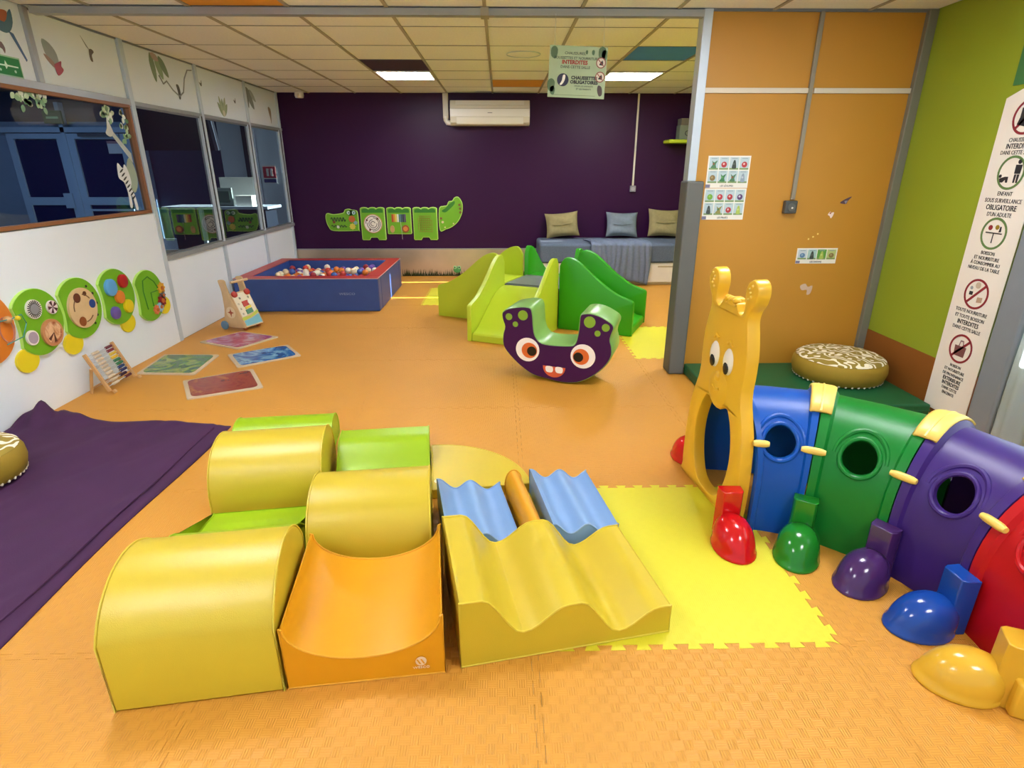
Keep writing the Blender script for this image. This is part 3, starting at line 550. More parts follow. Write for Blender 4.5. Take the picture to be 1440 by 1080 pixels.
# ------------------------------------------------------------------ crocodile wall panels
def plate(name, label, loop, rim='toy_green_rim', face='toy_green', P=None, cat='wall toy', group=None, thick=.018, inset=.93, base=(0, 0, 0)):
    t = thing(name, label, cat, base, group=group)
    cutout('board', loop, thick, rim, t, P, bevel=.003)
    n = len(loop); cxm = sum(p[0] for p in loop)/n; cym = sum(p[1] for p in loop)/n
    cutout('front', inset_loop(loop, inset), .003, face, t, P @ T(0, 0, thick))
    return t
def inset_loop(loop, d): return off_loop(loop, (1-d)*.15)
PB = basis((1, 0, 0), (0, 0, 1), (0, 0, 0))
def scal(x0, x1, z, n=3, h=.022):
    pts = []
    for i in range(n):
        for q in range(7): a = PI-PI*q/6; pts.append((x0+(x1-x0)*(i+.5+.5*math.cos(a))/n, z+h*math.sin(a)))
    return pts
G5 = 'crocodile activity panels on the purple wall'
hd = smoothloop([(-.22, .215), (-.19, .24), (-.12, .225), (-.02, .235), (.03, .25), (.05, .285), (.10, .297), (.15, .285), (.19, .28), (.225, .24), (.225, .02), (.2, .0), (-.13, .0), (-.2, .06), (-.225, .15)], 4)
t = plate('crocodile_wall_toy', 'crocodile head activity panel with two eyes and gear knobs on the purple wall', hd, P=PB, group=G5, base=(-2.195, YB, .633))
for s in (.10, .17):
    e = cutout('eye', circ(s, .245, .024, 16), .008, cm('#bfe6d2'), t, PB @ T(0, 0, .02)); cutout('pupil', circ(s+.004, .243, .009, 12), .003, 'ink', e, T(0, 0, .008))
cutout('eye_mask', circ(.135, .245, .075, 24, .036), .002, 'toy_dark_green', t, PB @ T(0, 0, .019))
def wavy(x0, x1, z, a, n): return [(x0+(x1-x0)*i/(n*8), -.0245, z+a*max(-.8, min(.8, 1.6*math.sin(i*PI/4)))) for i in range(n*8+1)]
obj('nostril_groove', MB().tube(wavy(-.15, .05, .155, .03, 5), .005, 6), 'ink', t); obj('teeth_groove', MB().tube(wavy(-.15, .06, .065, .014, 5), .005, 6), 'ink', t)
for (x_, z_, r_, c_) in ((.14, .16, .045, '#c0652c'), (.14, .06, .04, '#d8c84a'), (.185, .11, .025, '#8fb4b8'), (-.11, .12, .018, '#8a4a2c'), (-.06, .055, .02, '#e8ead0')):
    cutout('gear', [(x_+r_*(1+.12*(-1)**i)*math.cos(i*PI/8), z_+r_*(1+.12*(-1)**i)*math.sin(i*PI/8)) for i in range(16)], .01, cm(c_), t, PB @ T(0, 0, .021))
def body_loop(w_, h_, feet):
    top = scal(-w_/2, w_/2, h_-.022); lp = list(top)
    if feet: lp += [(w_/2, .012), (w_/2-.012, 0), (.065, 0), (.045, .035), (-.045, .035), (-.065, 0), (-w_/2+.012, 0), (-w_/2, .012)]
    else: lp += [(w_/2, .012), (w_/2-.012, 0), (-w_/2+.012, 0), (-w_/2, .012)]
    return list(reversed(lp))
for (x_, z_, h_, feet, lb) in ((-1.768, .506, .446, True, 'crocodile body panel with a round white maze on the purple wall'), (-1.405, .587, .364, False, 'crocodile body panel with a small rainbow xylophone on the purple wall'), (-1.043, .506, .446, True, 'crocodile body panel with a golden peg maze on the purple wall')):
    t = plate('crocodile_wall_toy', lb, body_loop(.338, h_, feet), P=PB, group=G5, base=(x_, YB, z_))
    cutout('back_ridge', list(reversed(scal(-.145, .145, h_-.04, 3, .02)+[(.145, h_-.075), (-.145, h_-.075)])), .002, 'toy_dark_green', t, PB @ T(0, 0, .0205))
    if 'round' in lb:
        dk = cutout('maze_disc', circ(0, .225, .122, 36), .012, 'paper', t, PB @ T(0, 0, .021)); cutout('disc_rim', [circ(0, .225, .128, 36), circ(0, .225, .118, 36)], .014, 'wood', t, PB @ T(0, 0, .021))
        for r_, a0 in ((.03, .2), (.055, 1.6), (.08, 3.0), (.1, 4.6)): obj('maze_groove', MB().tube([(r_*math.cos(a0+a_*.3), .225+r_*math.sin(a0+a_*.3), .0125) for a_ in range(17)], .0045, 5), 'ink', dk)
        for a_ in (.8, 2.6, 4.2): cutout('maze_stop', circ(.095*math.cos(a_), .225+.095*math.sin(a_), .014, 12), .004, cm('#7c4434'), dk, T(0, 0, .012))
    elif 'xylophone' in lb:
        for q, c_ in enumerate(['#b8432c', '#d88a34', '#e8d25c', '#e6e6d8', '#4f7f8c', '#3a4f74', '#2c2c4c', '#5c3c6c']): cutout('xylophone_bar', [(-.1+q*.025, .165), (-.08+q*.025, .165), (-.08+q*.025, .27), (-.1+q*.025, .27)], .008, cm(c_), t, PB @ T(0, 0, .021))
        kn = cutout('wheel', circ(.085, .075, .05, 24), .014, cm('#9c4f24'), t, PB @ T(0, 0, .021)); cutout('wheel_cap', circ(.085, .075, .032, 20), .006, cm('#d8843c'), kn, T(0, 0, .014))
        cutout('slider', circ(-.1, .07, .03, 18, .05), .01, 'wood', t, PB @ T(0, 0, .021)); obj('cord', MB().tube([(.02, -.025, .165), (.03, -.03, .03), (.032, -.025, -.07)], .002, 5), 'paper', t)
    else:
        for q in range(8):
            zz = .11+q*.03
            obj('peg_maze_bar', MB().box(-.1+random.uniform(0, .03), .1-random.uniform(0, .03), -.026, -.021, zz, zz+.011), cm('#7f8f1e'), t, smooth=0)
            xx = -.1+q*.027; obj('peg_maze_bar', MB().box(xx, xx+.009, -.026, -.021, .11+random.uniform(0, .06), .33-random.uniform(0, .06)), cm('#868c24'), t, smooth=0)
tl = smoothloop([(-.165, .285), (-.10, .325), (-.055, .335), (-.03, .385), (.02, .395), (.05, .435), (.1, .447), (.145, .4), (.165, .33), (.15, .22), (.09, .11), (.0, .04), (-.08, .01), (-.165, 0)], 4)
t = plate('crocodile_wall_toy', 'crocodile tail activity panel curving upward on the purple wall', tl, P=PB, group=G5, base=(-.68, YB, .64))
cutout('back_ridge', smoothloop([(-.13, .26), (-.07, .30), (-.03, .345), (.05, .39), (.05, .35), (-.02, .28), (-.08, .24)], 3), .002, 'toy_dark_green', t, PB @ T(0, 0, .0205))
for q, (x_, z_) in enumerate([(.12, .34), (.128, .29), (.13, .24), (-.14, .16), (-.12, .11), (-.09, .04), (.03, .09)]): cutout('bead', circ(x_, z_, .017 if q < 5 else .01, 12), .012, cm('#7a5a2c' if q < 4 else '#d8cfa0'), t, PB @ T(0, 0, .021))

# ------------------------------------------------------------------ caterpillar wall panels on the left wall
PLW = basis((0, 1, 0), (0, 0, 1), (.016, 0, 0))
G4 = 'caterpillar activity panels on the left wall'
def moon(r, ry, bite=.20):
    pts = []
    for i in range(40):
        a = 2*PI*i/40; x_, y_ = r*math.cos(a), ry*math.sin(a)
        if x_ < -r*.80: x_ = -r*.80+(abs(y_) < ry)*(.09*r*math.cos(y_/ry*2.4))
        pts.append((x_, y_))
    return pts
def foot_part(t, dx, dz, r=.085): cutout('foot', circ(dx, dz, r, 24, r*.85), .014, 'toy_yellow', t, PLW)
YG = 'green disc activity panel with '
# centre y, z, radius
dsc = [(3.50, .565, .205, .205), (3.875, .565, .21, .205), (4.27, .56, .21, .205), (4.665, .485, .20, .205)]
t = thing('caterpillar_wall_toy', 'orange caterpillar face panel with bead wire on the white left wall', 'wall toy', (-2.88, 3.13, .62), group=G4)
cutout('board', circ(0, 0, .20, 36, .21), .018, 'toy_orange', t, PLW, bevel=.003); nb = obj('bead_wire', MB().tube([(.04, .04, .02), (.08, .14, .025), (.07, .22, .03), (.06, .25, -.03), (.06, .2, -.1), (.04, .1, -.12)], .003, 6), cm('#3f8f8a'), t)
obj('knob', MB().ball((.06, .13, .02), .022, 12, 8), 'wood', t); obj('bead', MB().ball((.085, .17, .02), .014, 10, 8), 'toy_yellow', t); cutout('mouth_ring', [circ(.13, -.04, .05, 24, .075), circ(.13, -.04, .044, 24, .069)], .006, cm('#b87a6a'), t, PLW @ T(0, 0, .018))
for s_ in (.08, -.05): cutout('eye', circ(s_, .09, .025, 16), .004, 'paper', t, PLW @ T(0, 0, .018))
names = ['spinning optical discs', 'a round wooden maze', 'coloured fruit sliders', 'a carved track and flower gears']
for (cy_, cz_, r_, ry_), nm in zip(dsc, names):
    lp = moon(r_, ry_)
    t = plate('caterpillar_wall_toy', YG+nm+' on the white left wall', lp, P=PLW, group=G4, inset=.98, base=(-2.88, cy_, cz_)); F = PLW @ T(0, 0, .021)
    if 'optical' in nm:
        sp = cutout('spinner', circ(-.02, .085, .058, 30), .012, 'paper', t, F); cutout('spinner_print', [p for i in range(24) for p in ((-.02+.054*math.cos(i*PI/12), .085+.054*math.sin(i*PI/12)), (-.02+.03*math.cos(i*PI/12+.1), .085+.03*math.sin(i*PI/12+.1)), (-.02+.03*math.cos(i*PI/12+.13), .085+.03*math.sin(i*PI/12+.13)), (-.02+.054*math.cos(i*PI/12+.13), .085+.054*math.sin(i*PI/12+.13)))], .001, 'ink', sp, T(0, 0, .012))
        cutout('spinner_centre', circ(-.02, .085, .032, 20), .0015, cm('#8a8a90'), sp, T(0, 0, .0125))
        s2 = cutout('spinner', circ(.125, .065, .042, 26), .012, cm('#e8d6d6'), t, F)
        for q in range(5): a = q*2*PI/5+.3; cutout('spinner_petal', [(.125, .065), (.125+.04*math.cos(a), .065+.04*math.sin(a)), (.125+.04*math.cos(a+.6), .065+.04*math.sin(a+.6))], .001, cm('#4a1a24'), s2, T(0, 0, .012))
        s3 = cutout('mirror', circ(-.09, -.075, .045, 26), .012, 'paper', t, F); cutout('mirror_face', circ(-.09, -.075, .036, 24), .002, cm('#a99aa8'), s3, T(0, 0, .012))
        s4 = cutout('bead_wheel', circ(.07, -.085, .085, 34), .014, cm('#c4885a'), t, F); cutout('wheel_window', circ(.07, -.085, .068, 30), .003, swirl_mat('bead_swirl', ['#b06a3c', '#e0b890', '#9c4a2c', '#d8a070'], .3), s4, T(0, 0, .014)); 
        for a in (3.6, 4.5): cutout('bead', [(.07, -.085), (.07+.06*math.cos(a), -.085+.06*math.sin(a)), (.07+.06*math.cos(a+.35), -.085+.06*math.sin(a+.35))], .003, cm('#5a2c1c'), s4, T(0, 0, .016))
        foot_part(t, -.15, -.20)
    elif 'maze' in nm:
        s1 = cutout('maze_disc', circ(.01, .0, .135, 36), .014, 'wood_pale', t, F)
        for (x_, z_, r2, c_) in ((-.03, .075, .032, '#5a2c1c'), (.10, .01, .03, '#1c3f8a'), (-.03, -.085, .032, '#8a4a1c'), (.05, .09, .016, '#6a3a24')): cutout('maze_hole', circ(x_, z_, r2, 18), .003, cm(c_), s1, T(0, 0, .014))
        for a0, r2 in ((.6, .09), (2.4, .09), (4.7, .095)): obj('maze_groove', MB().tube([(.01+r2*math.cos(a0+q*.09), r2*math.sin(a0+q*.09), .0145) for q in range(10)], .004, 5), cm('#7a5a38'), s1)
        for a in (.9, .45, .0, -.5, -.9): cutout('slot', circ(.165*math.cos(a), .165*math.sin(a), .009, 10), .002, 'ink', t, F)
        foot_part(t, -.13, -.21)
    elif 'fruit' in nm:
        for (x_, z_, r2, c_) in ((-.06, .08, .062, '#5fa6e0'), (.09, .10, .05, '#b01c22'), (.015, -.005, .048, '#e0802c'), (.09, -.09, .05, '#e8cf1c'), (-.07, -.105, .046, '#6a55a8')):
            fr_ = cutout('slider', circ(x_, z_, r2, 24), .02, cm(c_, .35), t, F, bevel=.004); cutout('stalk', circ(x_+r2*.9, z_+.005, .01, 10), .012, cm('#5c6a24'), fr_)
        foot_part(t, .07, -.215)
    else:
        obj('carved_track', MB().tube([(-.06, -.1, .0215), (-.075, .05, .0215), (-.055, .13, .0215), (.02, .15, .0215), (.09, .1, .0215), (.14, .02, .0215)], .005, 6), 'toy_dark_green', t, M=PLW)
        obj('carved_track', MB().tube([(.02, -.09, .0215), (.02, .02, .0215), (.11, .02, .0215)], .005, 6), 'toy_dark_green', t, M=PLW)
        for (x_, z_, r2, c_) in ((.165, .03, .042, '#e0a52c'), (.165, -.03, .032, '#6a7a84'), (.14, -.07, .046, '#8a1420'), (.1, -.115, .036, '#9cc4dc'), (.04, -.125, .034, '#e07a4c')):
            g_ = cutout('flower_gear', [(x_+r2*(1+.18*(-1)**i)*math.cos(i*PI/8), z_+r2*(1+.18*(-1)**i)*math.sin(i*PI/8)) for i in range(16)], .014, cm(c_), t, F); cutout('gear_cap', circ(x_, z_, r2*.4, 12), .006, cm('#c46a2c'), g_, T(0, 0, .014))
        foot_part(t, .19, -.12)

# stickers on upper left wall and glass ----------------------------------
def sticker(name, label, y, z, shapes, off=-.004):
    t = thing(name, label, 'sticker', (-2.88, y, z))
    for nm, lp, c_, lvl in shapes: cutout(nm, lp, .0012, cm(c_), t, basis((0, 1, 0), (0, 0, 1), (off+.0003+.0013*lvl, 0, 0)))
    return t
def leafl(x, y, L, wd, a): return smoothloop([(x+(u*L)*math.cos(a)-v*wd*math.sin(a), y+(u*L)*math.sin(a)+v*wd*math.cos(a)) for u, v in ((0, 0), (.3, .5), (.7, .45), (1, 0), (.7, -.45), (.3, -.5))], 3)
sticker('parrot_sticker', 'blue parrot sticker with long tail above the first window', 3.93, 2.2, [('body', smoothloop([(-.13, .05), (-.05, .0), (.02, .0), (.07, .06), (.075, .13), (.04, .1), (0, .06), (-.06, .07)], 3), '#4a7186', 0), ('tail', [(.015, .01), (.05, -.0), (.11, -.13), (.10, -.14)], '#4c6a94', 1), ('wing', smoothloop([(-.07, .08), (.0, .05), (.04, .11), (-.02, .11)], 3), '#b0603c', 2)])
sticker('butterfly_sticker', 'small grey butterfly sticker beside the parrot tail', 3.865, 2.11, [('wing', smoothloop([(-.02, .0), (.0, .03), (.02, .0), (.01, -.03), (0, -.01)], 3), '#77626a', 0)])
sticker('flower_sticker', 'red tropical flower sticker with grey palm leaf above the first window', 4.29, 2.08, [('palm_leaf', leafl(.02, -.0, .17, .09, 2.2), '#9aa19a', 0), ('stem', leafl(.0, -.02, .12, .03, 2.5), '#a08476', 1), ('flower', smoothloop([(-.02, .0), (.02, .02), (.05, .03), (.04, .0), (.055, -.02), (.02, -.05), (-.01, -.06), (-.02, -.03)], 3), '#a8485a', 2)])
sticker('hummingbird_sticker', 'small grey hummingbird sticker above the first window', 4.66, 2.23, [('wing', [(-.06, .08), (-.02, .02), (.02, -.01)], '#7e8486', 0), ('body', smoothloop([(.0, .0), (.03, .01), (.05, -.005), (.02, -.03), (.02, -.07), (-.005, -.06)], 3), '#66584c', 1)])
sticker('jungle_leaves_sticker', 'jungle leaf sticker with hanging vine above the second window', 5.5, 2.2, [('leaf', leafl(-.05, .15, .22, .07, -1.45), '#7d9478', 0), ('leaf', leafl(.02, .15, .2, .08, -1.2), '#8fa583', 0), ('leaf', leafl(.07, .14, .19, .07, -.9), '#7b8f74', 1), ('blossom', leafl(-.05, .14, .12, .05, -.3), '#b39a92', 2)])
t = thing('vine_sticker', 'printed vine with a small monkey hanging above the second window', 'sticker', (-2.88, 5.8, 2.1)); obj('vine', MB().tube([(-.002, -.27, .09), (-.002, -.22, .03), (-.002, -.16, .06), (-.002, -.08, .0), (-.002, .02, -.04), (-.002, .1, .0), (-.002, .16, .12), (-.002, .24, .2), (-.002, .32, .21)], .006, 6), cm('#8f9290'), t); cutout('monkey', smoothloop([(-.03, .05), (.01, .05), (.025, .0), (.01, -.06), (-.015, -.06), (-.02, .0)], 3), .0012, cm('#4a4a46'), t, basis((0, 1, 0), (0, 0, 1), (-.002, .02, 0)))
sticker('succulent_sticker', 'pointed green plant sticker above the third window', 6.68, 1.96, [('leaf', leafl(0, 0, .17+.03*(i % 2), .05, PI/2+(i-2)*.36), ['#8d9c78', '#a2ac88'][i % 2], i % 2) for i in range(5)]+[('flower', circ(0, .03, .03, 12), '#cfc9b0', 2)])
for yy, zz, nm in ((6.27, 2.22, 'left of'), (7.0, 2.14, 'right of')): sticker('insect_sticker', 'tiny dark insect sticker '+('near the post, before' if nm[0] == 'l' else 'just past')+' the pointed plant sticker', yy, zz, [('wing', smoothloop([(-.03, .01), (.0, .0), (.02, .03), (.015, -.02), (-.01, -.02)], 3), '#5e5f5e', 0)])
sticker('palm_sticker', 'grey palm leaf sticker above the fourth window', 7.45, 2.22, [('leaf', leafl(-.1, .1, .28, .1, -.9), '#7f8784', 0), ('leaf', leafl(-.1, .1, .22, .06, -1.5), '#6e7671', 1), ('leaf', leafl(-.02, .08, .2, .06, -.6), '#a3aaa8', 1)])
sticker('pepper_sticker', 'small brown pepper sticker above the fourth window', 8.0, 2.08, [('fruit', smoothloop([(-.04, .07), (.0, .09), (.05, .05), (.03, -.05), (.02, -.1), (.0, -.03)], 3), '#9c8a74', 0)])
t = sticker('emergency_sign', 'green emergency exit sign above the first window', 3.86, 1.965, [('plate', [(-.11, 0), (.10, 0), (.10, .095), (-.11, .095)], '#0f7a38', 1), ('border', [(-.118, -.008), (.108, -.008), (.108, .103), (-.118, .103)], '#9cc4a0', 0), ('arrow', [(-.09, .045), (-.02, .045), (-.015, .03), (.0, .046), (.08, .046), (.08, .053), (.0, .054), (-.012, .075), (-.02, .053), (-.09, .052)], '#d8f0dc', 2), ('mark', circ(.05, .024, .008, 10), '#b9dcc0', 2), ('mark', circ(-.06, .022, .007, 10), '#b9dcc0', 2)], off=.0)
t['category'] = 'sign'
def gsticker(*a): return sticker(*a, off=.0)
for i_, (yy, zz, n_, wd, lb) in enumerate(((3.98, 1.845, 30, .13, 'wide green leaf garland sticker on the first window glass'), (4.68, 1.83, 22, .08, 'green leaf garland sticker in the corner of the first window'), (4.87, 1.75, 16, .03, 'narrow leaf garland sticker down the side of the first window'))):
    gsticker('garland_sticker', lb, yy, zz, [('leaf', leafl(random.uniform(-wd, wd), random.uniform(-.035, .03) if i_ < 2 else random.uniform(-.09, .09), .045, .03, random.uniform(0, 6)), ['#8fb48a', '#b9cfae', '#77a07a', '#dfe8dc'][j % 4], j % 3) for j in range(n_)])
gsticker('giraffe_sticker', 'pale giraffe neck sticker on the first window glass', 4.78, 1.66, [('neck', [(-.12, .06), (-.09, .075), (.11, -.10), (.11, -.17)], '#b9c0bf', 0), ('head', smoothloop([(-.15, .03), (-.12, .07), (-.10, .14), (-.075, .09), (-.06, .04), (-.1, .01)], 3), '#cfd4d2', 1)])
gsticker('zebra_sticker', 'black and white zebra sticker with palm leaves on the first window', 4.77, 1.15, [('palm_leaf', leafl(.06, .12, .26, .12, 1.5), '#9cac9a', 0), ('body', smoothloop([(-.08, .34), (-.03, .30), (.0, .33), (.03, .28), (.04, .2), (.02, .16), (.05, .1), (.06, .0), (.03, .0), (.02, .08), (.0, .1), (-.01, .02), (-.04, .02), (-.03, .12), (-.05, .2), (-.1, .23), (-.1, .28)], 3), '#e6e8ea', 1)]+[('stripe', leafl(-.08+.012*i, .27-.028*i, .06, .012, .5), '#25272c', 2) for i in range(8)])

# ------------------------------------------------------------------ foam blocks
def foam(name, label, prof, a, b, axis, m, loc, rz, extra=None, sharp=35):
    """soft block: profile extruded along local x or y, with welted seams along both end profiles"""
    t = thing(name, label, 'foam block', (loc[0], loc[1], 0), rz, group='soft foam play blocks')
    lp = off_loop(prof, .004)
    body = obj('body', MB().prism(lp, a+.003, b-.003, axis), m, t, smooth=sharp, bevel=.006, seg=2)
    for e in (a+.004, b-.004):
        path = [(e, p[0], max(p[1], .004)) if axis == 'x' else (p[0], e, max(p[1], .004)) for p in off_loop(prof, .003)]
        obj('piping', MB().tube(path, .0035, 6, True), m+'_pipe', t)
    return t
def arch(w_, side, apex, n=18, p=1.0):
    pts = [(0, 0), (w_, 0)]
    for i in range(n+1):
        a = PI*i/n; c = math.cos(a); s_ = math.sin(a)**p
        pts.append((w_/2+w_/2*c, side+(apex-side)*s_))
    return pts
def arc(w_, side, rise, n=18):
    Rr = ((w_/2)**2+rise**2)/(2*rise); h = math.asin(w_/2/Rr)
    return [(0, 0), (w_, 0)]+[(w_/2+Rr*math.sin(h*(1-2*i/n)), side+rise-Rr+Rr*math.cos(h*(1-2*i/n))) for i in range(n+1)]
W1 = .468
foam('arched_block', 'large yellow arched foam block with tall straight front', arc(.46, .235, .14), 0, W1, 'x', 'pvc_yellow', (-1.107, 1.219), math.radians(8))
tp = [(0, 0), (.468, 0), (.468, .225)] + [(.234+.222*math.cos(PI*i/18), .222-.125*math.sin(PI*i/18)) for i in range(19)] + [(0, .225)]
tr = foam('trough_block', 'orange foam trough block with white logo on its front', tp, 0, .47, 'y', 'pvc_orange', (-.640, 1.288), math.radians(6.3))
LGM = basis((1, 0, 0), (0, 0, 1), (.395, -.0015, .062))
lg = cutout('logo', circ(0, 0, .0165, 24), .001, cm('#ecd2ae'), tr, LGM)
for dx in (-.006, .006): cutout('logo_stroke', [(dx-.008, .008), (dx-.003, .008), (dx+.006, -.01), (dx+.001, -.01)], .0008, 'pvc_orange', lg, T(0, 0, .0011))
text('WESCO', .012, cm('#ecd2ae'), tr, basis((1, 0, 0), (0, 0, 1), (.395, -.0015, .037)), squeeze=1.2)
# double-wave block, high on its first side and low on the other
def wavep(ptsx, k_=6):
    out = []
    for i in range(len(ptsx)-1):
        (x0, z0), (x1, z1) = ptsx[i], ptsx[i+1]
        for q in range(k_): u = q/k_; s_ = (1-math.cos(PI*u))/2; out.append((x0+(x1-x0)*u, z0+(z1-z0)*s_))
    out.append(ptsx[-1]); return out
wv = [(0, .25), (.07, .248), (.20, .105), (.345, .182), (.385, .182), (.52, .045), (.66, .113), (.70, .113)]
foam('wave_block', 'yellow foam wave block with two troughs, tapering to one side', [(0, 0), (.70, 0)]+list(reversed(wavep(wv))), 0, .47, 'y', 'pvc_yellow', (-.131, 1.355), math.radians(11.3))
rp = [(0, 0), (.465, 0), (.465, .05)]+list(reversed(wavep([(0, .225), (.03, .22), (.32, .07), (.465, .05)], 8)))
foam('ramp_block', 'lime green foam ramp behind the large yellow arched block', rp, 0, .44, 'x', 'pvc_lime', (-1.19, 1.70), math.radians(8))
foam('arched_block', 'yellow foam barrel block between the lime ramp and the lime roll', arch(.47, .03, .29, p=.75), 0, .485, 'x', 'pvc_yellow', (-1.285, 2.195), math.radians(8.3))
foam('arched_block', 'yellow foam barrel block behind the orange trough block', arch(.46, .03, .285, p=.75), 0, .468, 'x', 'pvc_yellow', (-.735, 1.80), math.radians(6.3))
foam('roll_block', 'low lime green rounded foam roll behind the yellow barrel', arch(.26, .03, .165, p=.7), 0, .52, 'x', 'pvc_lime', (-1.435, 2.765), math.radians(6.5))
gp = [(0, 0), (.50, 0), (.50, .12)]+list(reversed(wavep([(0, .12), (.14, .055), (.37, .17), (.46, .17), (.50, .12)], 8)))
foam('wave_block', 'lime green foam wave block beside the yellow quarter disc', gp, 0, .455, 'x', 'pvc_lime', (-.785, 2.285), math.radians(6.5))
q = thing('corner_pad', 'flat yellow quarter-disc foam pad behind the blue wave pads', 'foam block', (-.325, 2.335, 0), math.radians(6.5), 'soft foam play blocks')
qp = [(0, 0)]+[(.465*math.cos(PI/2*i/20), .465*math.sin(PI/2*i/20)) for i in range(21)]
obj('body', MB().prism(qp, 0, .05), 'pvc_yellow', q, smooth=30, bevel=.006); obj('piping', MB().tube([(p[0], p[1], .048) for p in qp], .0035, 6, True), 'pvc_yellow_pipe', q)
lg = cutout('logo', circ(.03, .075, .02, 20), .001, cm('#efe3b0'), q, T(0, 0, .0505)); cutout('logo_stroke', circ(.03, .075, .008, 12), .0008, 'pvc_yellow', lg, T(0, 0, .0011))
def bluepad(z0, z1, w_): 
    n = 28; f = lambda u: z0+(z1-z0)*u+.022*math.cos(u*4*PI-.4)
    return [(0, 0), (w_, 0)]+[(w_*(1-i/n), f(1-i/n)) for i in range(n+1)]
foam('wave_pad', 'pale blue foam wave pad between the yellow barrel and the orange half roll', bluepad(.135, .085, .29), 0, .42, 'y', 'pvc_blue', (-.213, 1.845), math.radians(11))
foam('wave_pad', 'pale blue foam wave pad beside the bright yellow floor tile', bluepad(.105, .075, .28), 0, .46, 'y', 'pvc_blue', (.20, 1.935), math.radians(9))
foam('half_roll', 'narrow orange foam half roll between the two pale blue wave pads', arch(.085, .07, .155, p=.8), 0, .44, 'y', 'pvc_orange', (.095, 1.895), math.radians(11))

# ------------------------------------------------------------------ purple cloth and pouf
def cl_fn(u, v):
    x = -2.835+1.21*u; y = .85+2.33*v+(.10*(1-u) if v > .9 else 0)
    x += .012*math.sin(v*9)*(u > .9); y += .015*math.sin(u*11)*(v > .95)
    z = .022+.005*math.sin(u*9+v*5)+.004*math.sin(v*23-u*13)
    z += .012*max(0, noise.noise(Vector((u*3+v*2, v*7, 1.3))))+.010*abs(noise.noise(Vector((u*9-v*6, v*3+u*2, 4.1))))**.6*.9
    if u > .955: z = .005+.012*(1-u)/.045
    elif u > .93: z -= .008
    bumpz = math.exp(-((u-.02)/.13)**2)*math.exp(-((v-.985)/.06)**2)
    z += bumpz*(.10+.03*math.sin(u*60+v*30))+.035*math.exp(-((u-.22)/.05)**2)*math.exp(-((v-.97)/.04)**2)
    if v > .993: z = min(z, .006+.06*bumpz)
    return (x, y, z)
t = thing('blanket', 'dark purple cloth spread over the floor by the left wall', 'blanket', (0, 0, 0))
cb = MB().grid(cl_fn, 60, 110)
o = obj('fabric', cb, 'cloth_purple', t, smooth=80); sl = o.modifiers.new('thick', 'SOLIDIFY'); sl.thickness = .004; sl.offset = -1
hm = MB().tube([(-1.69+.004*math.sin(y_*8), y_, .024) for y_ in [.9+.1*i for i in range(23)]], .005, 6); obj('hem', hm, 'cloth_purple', t)
def pouf(label, loc, r, h, rot=(0, 0, 0)):
    t = thing('floor_cushion', label, 'cushion', loc); t.rotation_euler = rot
    obj('side', MB().lathe([(r*.86, 0), (r*.95, h*.10), (r, h*.42), (r*.985, h*.68), (r*.93, h*.84), (r*.86, h*.86)], 44), 'pouf_side', t, smooth=60)
    obj('patterned_top', MB().lathe([(r*.90, h*.82), (r*.93, h*.86), (r*.85, h*.95), (r*.6, h*1.01), (r*.3, h*1.03), (.001, h*1.035)], 44), 'pouf_top', t, smooth=60)
    st = MB()
    for i in range(44):
        a = 2*PI*i/44; st.ball((r*.93*math.cos(a), r*.93*math.sin(a), h*.09), .008, 6, 4, (1, 1, 1.4))
    obj('stitching', st, cm('#e8ddc4', .8), t)['kind'] = 'stuff'
    return t
pouf('round mustard cushion with white squiggle top lying on the purple cloth', (-2.60, 2.5, .03), .25, .17)
pouf('round mustard cushion with white squiggle top on the green mat in the corner', (2.36, 3.76, .083), .30, .17, (0, 0, .4))
gm_ = thing('gym_mat', 'dark green folding mat in the corner under the round cushion', 'mat', (2.02, 3.65, 0)); obj('body', MB().box(-.645, .645, -.42, .42, 0, .08), 'mat_green_dark', gm_, smooth=30, bevel=.012, seg=3); obj('seam', MB().tube([(-.645, -.42, .04), (.645, -.42, .04), (.645, .42, .04), (-.645, .42, .04)], .004, 6, True), 'mat_green_dark', gm_)

# ------------------------------------------------------------------ caterpillar tunnel
CX, CY = .93, 1.47
RC, HW, HT = .877, .265, .55
tun = thing('caterpillar_tunnel', 'plastic caterpillar crawl tunnel with yellow head and coloured arched sections', 'play tunnel', (CX, CY, 0))
def prof_pt(s_, sc=1.0):
    """s_ 0..1 from inner foot over the top to the outer foot -> (q, z)"""
    st = .22; L1 = st; La = PI*.5*(HW+HT-st)*.98; tot = 2*L1+La; d = s_*tot
    if d < L1: q, z = -HW, d
    elif d > tot-L1: q, z = HW, tot-d
    else:
        a = PI*(d-L1)/La; q, z = -HW*math.cos(a), st+(HT-st)*math.sin(a)
    k_ = 1 if z < st else 1
    return q*sc, z*(sc if z > st else 1.0)
def pol(r, a, z): return (r*math.cos(a), r*math.sin(a), z)
JA = [math.radians(a) for a in (89, 60.5, 32.5, 4.5, -24)]
COLS = ['blue', 'green', 'purple', 'red']
